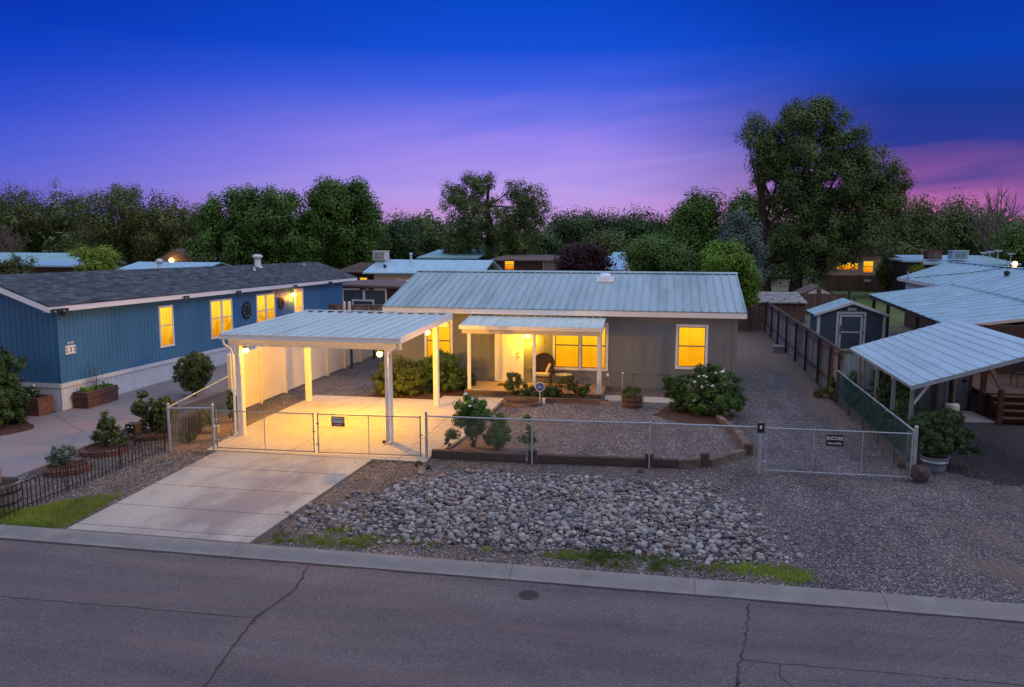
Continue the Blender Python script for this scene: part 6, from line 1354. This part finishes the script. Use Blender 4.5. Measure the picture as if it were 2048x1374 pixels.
box_house('white_house', 'house with pale roof half hidden behind the purple plum tree', 1185, 1240, 545, 541, 72, 7, 'white', 'galv', 'flat', .4, 1.0)
box_house('teal_roof_shed', 'small teal roofed building between plum tree and round green tree', 1226, 1262, 530, 517, 92, 5, 'white', 'tealroof', 'flat', .3, .5, cat='shed')
# right: tan house with two lit windows, board fence and lawn before it
t, a, b = box_house('lit_house', 'tan gabled house with two orange lit windows beyond the big cottonwood', 1650, 1762, 560, 508, 90, 10, 'tan', 'brownroof', 'gy', .6, 2.0)
PL = frame((0, 90, 0), (1, 0, 0), (0, -1, 0)); window(t, PL, Q(1724, 545, 90).x, 1.70, 1.15, 1.35, 'winfar', 'cream', cw=.08); window(t, PL, Q(1672, 540, 90).x, 2.0, 2.25, .85, 'winfar', 'cream', cw=.08, hsplit=False)
mb = MB(); gable_core(mb, a.x, b.x, 89.98, 90.0, a.z - .01, a.z, a.z + 1.9, 'Y'); mb.build('gable_wall', M['tan'], t)
f = thing('far_fence', 'reddish board fence across the lawn below the lit house', 'fence', (17, 86, 0)); mb = MB(); x = Q(1640, 560, 86).x
while x < Q(1900, 560, 86).x: mb.box(x, 86, 0, x + .14, 86.03, 1.65 + random.uniform(-.03, .03)); x += .15
mb.build('boards', M['redwood'], f); mb = MB(); mb.box(Q(1783, 560, 85.9).x, 85.8, 0, Q(1785, 560, 85.9).x, 85.9, 1.75); mb.build('post', M['cream'], f)
mb = MB(); p = Q(1735, 561, 85.9); mb.box(p.x - .3, 85.86, p.z - .12, p.x + .3, 85.9, p.z + .12); mb.build('plate', M['bluewhite'], f)
t, a, b = box_house('brown_house', 'brown house with swamp coolers and dishes on its pale roof at the right', 1850, 2025, 545, 529, 76, 8, 'brownwall', 'galv', 'flat', .5, .5)
cooler(t, 1866, 502, 78, 1.2, .75, 'brick'); cooler(t, 1917, 502, 78, 1.3, .75)
for px, py in ((1967, 508), (1980, 506), (1996, 504), (2022, 510)):
    p = Q(px, py, 78); mb = MB(); mb.tube((p.x, 78, p.z - .8), (p.x, 78, p.z), .03, 6); mb.lathe((p.x, 77.9, p.z), [(.05, 0), (.25, .05), (.34, .16)], 14); mb.build('satellite_dish', M['bluewhite'], t)
box_house('carport_shed', 'small flat pale roofed lean-to beside the yellow bush', 1812, 1846, 545, 524, 74, 4, 'black', 'galv', 'flat', .3, .1, cat='shed')
# small sheds near the cottonwood
s = thing('lean_to', 'low grey flat roofed lean-to with brown board side behind the board fence', 'shed', (7.4, 54, 0)); a = Q(1518, 606, 54); b = Q(1612, 608, 54)
mb = MB(); mb.box(a.x, 54.1, 0, b.x, 57, a.z - .02); mb.build('wall', M['redwood'], s); mb = MB(); mb.hexa([(a.x - .1, 53.9, a.z), (b.x + .1, 53.9, a.z), (b.x, 57.5, a.z + .45), (a.x, 57.5, a.z + .45)], [(a.x - .1, 53.9, a.z + .06), (b.x + .1, 53.9, a.z + .06), (b.x, 57.5, a.z + .51), (a.x, 57.5, a.z + .51)]); mb.build('roof', M['fencewood'], s)
s = thing('board_screen', 'brown board fence between the lean-to and the white gabled shed', 'fence', (10, 58, 0)); mb = MB(); x = Q(1500, 600, 60).x
while x < Q(1690, 600, 60).x: mb.box(x, 60, 0, x + .14, 60.03, 1.55 + random.uniform(-.03, .03)); x += .15
mb.build('boards', M['redwood'], s)
s = thing('white_shed', 'small shed with white gable end under the big cottonwood', 'shed', (11.8, 64, 0)); a, b, c = Q(1603, 592, 64), Q(1672, 592, 64), Q(1638, 574, 64)
mb = MB(); gable_core(mb, a.x, b.x, 64, 67, 0, a.z, c.z, 'Y'); mb.build('wall', M['white'], s)
mb = MB()
for x, sg_ in ((a.x - .25, 1), (b.x + .25, -1)): mb.hexa([(x, 63.9, a.z - .02), (c.x, 63.9, c.z + .02), (c.x, 67.4, c.z + .02), (x, 67.4, a.z - .02)], [(x, 63.9, a.z + .04), (c.x, 63.9, c.z + .08), (c.x, 67.4, c.z + .08), (x, 67.4, a.z + .04)])
mb.build('roof', M['brownroof'], s); mb = MB(); mb.box(c.x - .15, 63.9, 0, c.x + .15, 63.99, c.z - .1); mb.build('post', M['railwood'], s)
for px, l in ((1697, 'dark brown post standing in the lawn, left of the neighbour patio roof'), (1706, 'thin grey post in the lawn close to the patio roof corner')):
    p = G(px, 612 if px < 1700 else 640); mb = MB(); mb.tube((p.x, p.y, 0), (p.x, p.y, 1.5), .10 if px < 1700 else .05, 8); mb.box(p.x - .12, p.y - .12, 1.5, p.x + .12, p.y + .12, 1.53); mb.build('fence_post', M['timberdark'], None, (p.x, p.y, 0), label=l, cat='post')

# ================================================================== TREES
def ptree(name, label, px, D, blobs_px, m, leafs, nleaf, nclump, cr, tr=.35, group=None, **k):
    """blobs in photograph pixels (cx, cy, rx, ry): turned into metres at distance D"""
    c = Q(px, 530, D); sc = math.hypot(c.x, D) / FPX * .985; bl = []
    for (bx, by, rx, ry) in blobs_px:
        p = Q(bx, by, D); bl.append((p.x - c.x, random.uniform(-.25, .25) * rx * sc, p.z, rx * sc, rx * sc * .85, ry * sc))
    return tree(name, label, c.x, D, bl, tr, leafs * .66, int(nleaf * 2.2), nclump, cr, m, group=group, **k)
O, MP, W, CT, DL = M['olive'], M['maple'], M['willow'], M['cotton'], M['darkleaf']
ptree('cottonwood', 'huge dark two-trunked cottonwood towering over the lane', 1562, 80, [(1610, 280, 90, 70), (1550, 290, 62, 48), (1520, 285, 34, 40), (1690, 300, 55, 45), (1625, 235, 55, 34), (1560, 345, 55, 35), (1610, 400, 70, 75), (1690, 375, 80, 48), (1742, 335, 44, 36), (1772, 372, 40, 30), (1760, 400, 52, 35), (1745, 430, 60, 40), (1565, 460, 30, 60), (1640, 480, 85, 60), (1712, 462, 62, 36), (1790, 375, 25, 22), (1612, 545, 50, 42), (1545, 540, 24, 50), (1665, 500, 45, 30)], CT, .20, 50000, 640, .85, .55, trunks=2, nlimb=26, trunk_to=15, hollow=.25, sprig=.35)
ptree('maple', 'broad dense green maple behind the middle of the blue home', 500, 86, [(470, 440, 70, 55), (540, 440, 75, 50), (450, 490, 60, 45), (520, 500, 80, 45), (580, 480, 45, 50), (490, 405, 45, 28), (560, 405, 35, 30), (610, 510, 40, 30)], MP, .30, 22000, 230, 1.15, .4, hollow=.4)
ptree('maple', 'tall dense maple just left of the gap above the tan house', 685, 90, [(660, 430, 65, 55), (700, 420, 52, 50), (640, 480, 60, 50), (700, 490, 58, 45), (655, 390, 35, 26), (715, 395, 34, 26), (735, 460, 22, 40)], MP, .30, 20000, 210, 1.15, .4, hollow=.4)
ptree('willow', 'wide feathery willow-like tree with twin crowns behind the metal roof', 978, 88, [(935, 400, 55, 48), (1045, 400, 48, 48), (990, 450, 95, 50), (910, 460, 35, 40), (1070, 440, 30, 50), (960, 370, 30, 24), (1030, 500, 60, 28), (930, 500, 50, 24)], W, .20, 19000, 360, .8, .42, hollow=.2, sprig=.2, nlimb=30)
ptree('olive_tree', 'broad dull olive tree with forked trunk left of the maples', 262, 100, [(265, 430, 75, 45), (330, 440, 55, 42), (220, 470, 60, 40), (290, 480, 80, 40), (240, 395, 28, 28), (370, 470, 40, 40), (395, 440, 22, 22)], O, .28, 15000, 260, 1.3, .5, hollow=.25, sprig=.45, nlimb=22)
ptree('olive_tree', 'wispy olive tree with bare upper twigs second from the left edge', 140, 112, [(130, 450, 60, 45), (90, 440, 40, 50), (170, 460, 50, 40), (150, 410, 35, 20)], O, .28, 8000, 200, 1.3, .4, hollow=.2, sprig=.6, nlimb=24)
ptree('olive_tree', 'olive tree cut by the left edge of the view', 20, 108, [(15, 440, 55, 55), (50, 430, 40, 40), (0, 490, 60, 40)], O, .28, 9000, 170, 1.4, .4, hollow=.3, sprig=.5, nlimb=18)
ptree('dark_tree', 'dark bushy tree low between willow and round green tree, left one', 1155, 120, [(1150, 465, 45, 40), (1185, 460, 35, 32), (1120, 470, 30, 30)], DL, .32, 7000, 120, 1.6, .4)
ptree('dark_tree', 'dark bushy tree above the round green tree, right of its twin', 1265, 122, [(1265, 465, 45, 40), (1300, 465, 30, 30), (1235, 470, 30, 34)], DL, .32, 7000, 120, 1.6, .4)
ptree('poplar', 'upright dark poplar group left of the cottonwood with ragged top', 1395, 98, [(1385, 430, 32, 40), (1415, 430, 28, 36), (1400, 490, 45, 55), (1360, 460, 25, 40)], MP, .27, 10000, 170, 1.1, .35, sprig=.5)
ptree('poplar', 'shorter poplar touching the left side of the cottonwood', 1488, 96, [(1488, 425, 26, 32), (1500, 460, 32, 50), (1470, 450, 22, 30)], MP, .27, 6000, 110, 1.1, .3, sprig=.5)
ptree('blue_spruce', 'blue-grey spruce in front of the poplars beside the cottonwood', 1478, 72, [(1480, 470, 30, 34), (1480, 510, 42, 34), (1482, 440, 16, 18), (1500, 540, 35, 30)], M['spruce'], .20, 9000, 130, .8, .25, hollow=.4)
ptree('bright_tree', 'round fresh green tree rising behind the metal roof', 1318, 56, [(1318, 520, 58, 34), (1290, 510, 34, 26), (1350, 520, 34, 28), (1320, 500, 30, 18)], M['maple'], .17, 12000, 160, .62, .2, hollow=.5)
ptree('bright_tree', 'bright yellow-green tree at the right end of the metal roof', 1462, 50, [(1455, 530, 40, 34), (1480, 560, 34, 36), (1440, 505, 22, 18), (1485, 600, 22, 20)], M['bright'], .14, 12000, 150, .5, .15, hollow=.5)
ptree('plum_tree', 'dark purple leaved plum tree behind the ridge', 1160, 58, [(1160, 525, 50, 30), (1185, 530, 35, 24), (1150, 508, 30, 15)], M['plum'], .16, 8000, 120, .6, .18, hollow=.4, sprig=.4)
ptree('bright_shrub', 'fresh yellow-green spiky shrub behind the shingle roof', 198, 47, [(198, 525, 38, 24), (180, 515, 22, 16), (215, 512, 20, 16), (198, 545, 45, 20)], M['yellowg'], .13, 4200, 90, .4, .1, sprig=.6, cat='shrub', hollow=.2)
ptree('dark_shrub', 'dull green shrub at the left edge behind the shingle roof', 18, 46, [(15, 535, 30, 22), (35, 548, 22, 16)], M['olive'], .12, 2600, 60, .4, .1, sprig=.6, cat='shrub', hollow=.2)
ptree('dark_tree', 'dark tree right of the cottonwood above the lit house', 1822, 100, [(1820, 460, 45, 45), (1800, 520, 40, 30), (1845, 480, 30, 35)], CT, .30, 9000, 140, 1.5, .4)
ptree('dark_tree', 'rounded dark tree left of the tall bare tree', 1905, 104, [(1905, 455, 50, 38), (1935, 470, 35, 35), (1880, 480, 35, 35)], CT, .30, 9000, 140, 1.5, .4)
ptree('dark_shrub', 'dark green mound at the right edge of the view', 2040, 84, [(2040, 500, 42, 38), (2020, 520, 30, 22)], M['maple'], .24, 5000, 90, 1.0, .3, cat='shrub')
ptree('young_conifer', 'small pointed green tree beside the lit house', 1780, 80, [(1780, 545, 18, 24), (1782, 522, 9, 16), (1790, 560, 22, 14)], M['shrub'], .2, 2600, 60, .6, .12)
ptree('yellow_bush', 'small round yellow bush by the lean-to on the right', 1836, 72, [(1836, 538, 7, 7)], M['yellowg'], .13, 700, 20, .3, .06, cat='bush')
# trees behind the cottonwood
ptree('dark_tree', 'dark tree crowded behind the cottonwood trunks', 1600, 112, [(1560, 500, 60, 45), (1630, 490, 60, 40), (1700, 470, 50, 30)], CT, .32, 9000, 150, 1.7, .4)
# bare trees
def bare_tree(label, px, D, toppx, spread, n=38, r=.24, base_py=530, name='bare_tree'):
    c = Q(px, base_py, D); root = thing(name, label, 'tree', (c.x, D, 0)); top = Q(px, toppx, D).z; mb = MB(); sc = D / FPX
    mb.path([(c.x, D, -.1), (c.x + .1, D, top * .35)], [r * 1.2, r * .9], 7)
    for i in range(n):
        f = (i + .5) / n * 2 - 1; zt = top * (1 - .35 * abs(f) ** 1.5) * random.uniform(.75, 1.02); xt = c.x + f * spread * sc; z0 = top * random.uniform(.12, .4)
        pts = [Vector((c.x + .1 * f, D, z0))]
        for k in range(1, 7): tt = k / 6; pts.append(Vector((c.x + (xt - c.x) * tt ** 1.3 + random.uniform(-.12, .12), D + random.uniform(-1, 1) * spread * sc * .5 * tt, z0 + (zt - z0) * tt)))
        mb.path(pts, [r * .42 * (1 - .85 * k / 6) + .012 for k in range(7)], 4, False)
        for b in range(4):
            k = random.randint(2, 5); p = pts[k]; e = p + Vector((random.uniform(-1, 1) * 1.0, random.uniform(-.5, .5), random.uniform(.5, 1.6))); mb.path([p, p.lerp(e, .5) + Vector((0, 0, .1)), e], [.035, .025, .01], 3, False)
    mb.build('branches', M['barebark'], root)
bare_tree('tall bare leafless tree with upright pale branches near the right edge', 1985, 92, 352, 55)
bare_tree('bare pinkish thicket tree under the olive trees at the far left', 22, 100, 440, 60, 26, .12)
# the far wood that closes the horizon
pts = []; nr = []
P0 = []
az = np.linspace(-62, 36, 150)
for a in az:
    D = RNG.uniform(140, 190); th = math.radians(a); x, y = D * math.sin(th), D * math.cos(th)
    px = 1024 + FPX * math.tan(th + _y); hgt = np.interp(px, [-400, 0, 400, 760, 860, 1120, 1330, 1450, 1800, 1850, 2050, 2400], [11, 11.5, 9.5, 8.2, 9.4, 9.0, 6.8, 7.8, 9.5, 10.0, 9.6, 10]) * RNG.uniform(.86, 1.06)
    w = RNG.uniform(4.5, 8); P0.append((x, y, hgt * .55, w, w, hgt * .45)); P0.append((x, y, hgt * .3, w, w, hgt * .33))
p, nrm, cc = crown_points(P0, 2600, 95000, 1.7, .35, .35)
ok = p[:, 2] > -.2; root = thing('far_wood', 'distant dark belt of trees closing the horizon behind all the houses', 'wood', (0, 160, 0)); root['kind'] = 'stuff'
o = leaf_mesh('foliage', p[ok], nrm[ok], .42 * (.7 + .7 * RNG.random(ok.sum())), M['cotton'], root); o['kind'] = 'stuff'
mb = MB()
for (x, y, z, w, _, h) in P0[::2]: mb.tube((x, y, 0), (x, y, z), .3, 6)
o = mb.build('trunks', M['bark'], root); o['kind'] = 'stuff'
# mid-distance trees closing gaps between the houses
for i, (px, D, py, r, m, l) in enumerate(((790, 118, 478, 46, DL, 'dark tree in the dip left of the willow, nearer the maple'), (850, 126, 470, 44, W, 'greyish tree in the dip touching the willow'), (420, 120, 470, 45, O, 'olive tree peeping between the forked olive and the maple'), (330, 130, 490, 60, O, 'low olive tree behind the brown roofed house'), (70, 126, 490, 60, O, 'olive tree above the teal roofed house'), (1215, 110, 500, 46, W, 'soft green tree behind the purple plum'), (1350, 118, 490, 44, W, 'soft green tree behind the round green tree'), (1990, 118, 480, 60, CT, 'dark tree behind the tall bare tree'), (1750, 120, 490, 50, CT, 'dark tree behind the roof of the lit house'), (1075, 112, 500, 46, DL, 'dark tree behind the dim brown house'))):
    ptree('dark_tree', l, px, D, [(px, py, r, 34), (px - r * .5, py + 18, r * .7, 26), (px + r * .5, py + 15, r * .7, 26)], m, .34, 6500, 110, 1.6, .35)
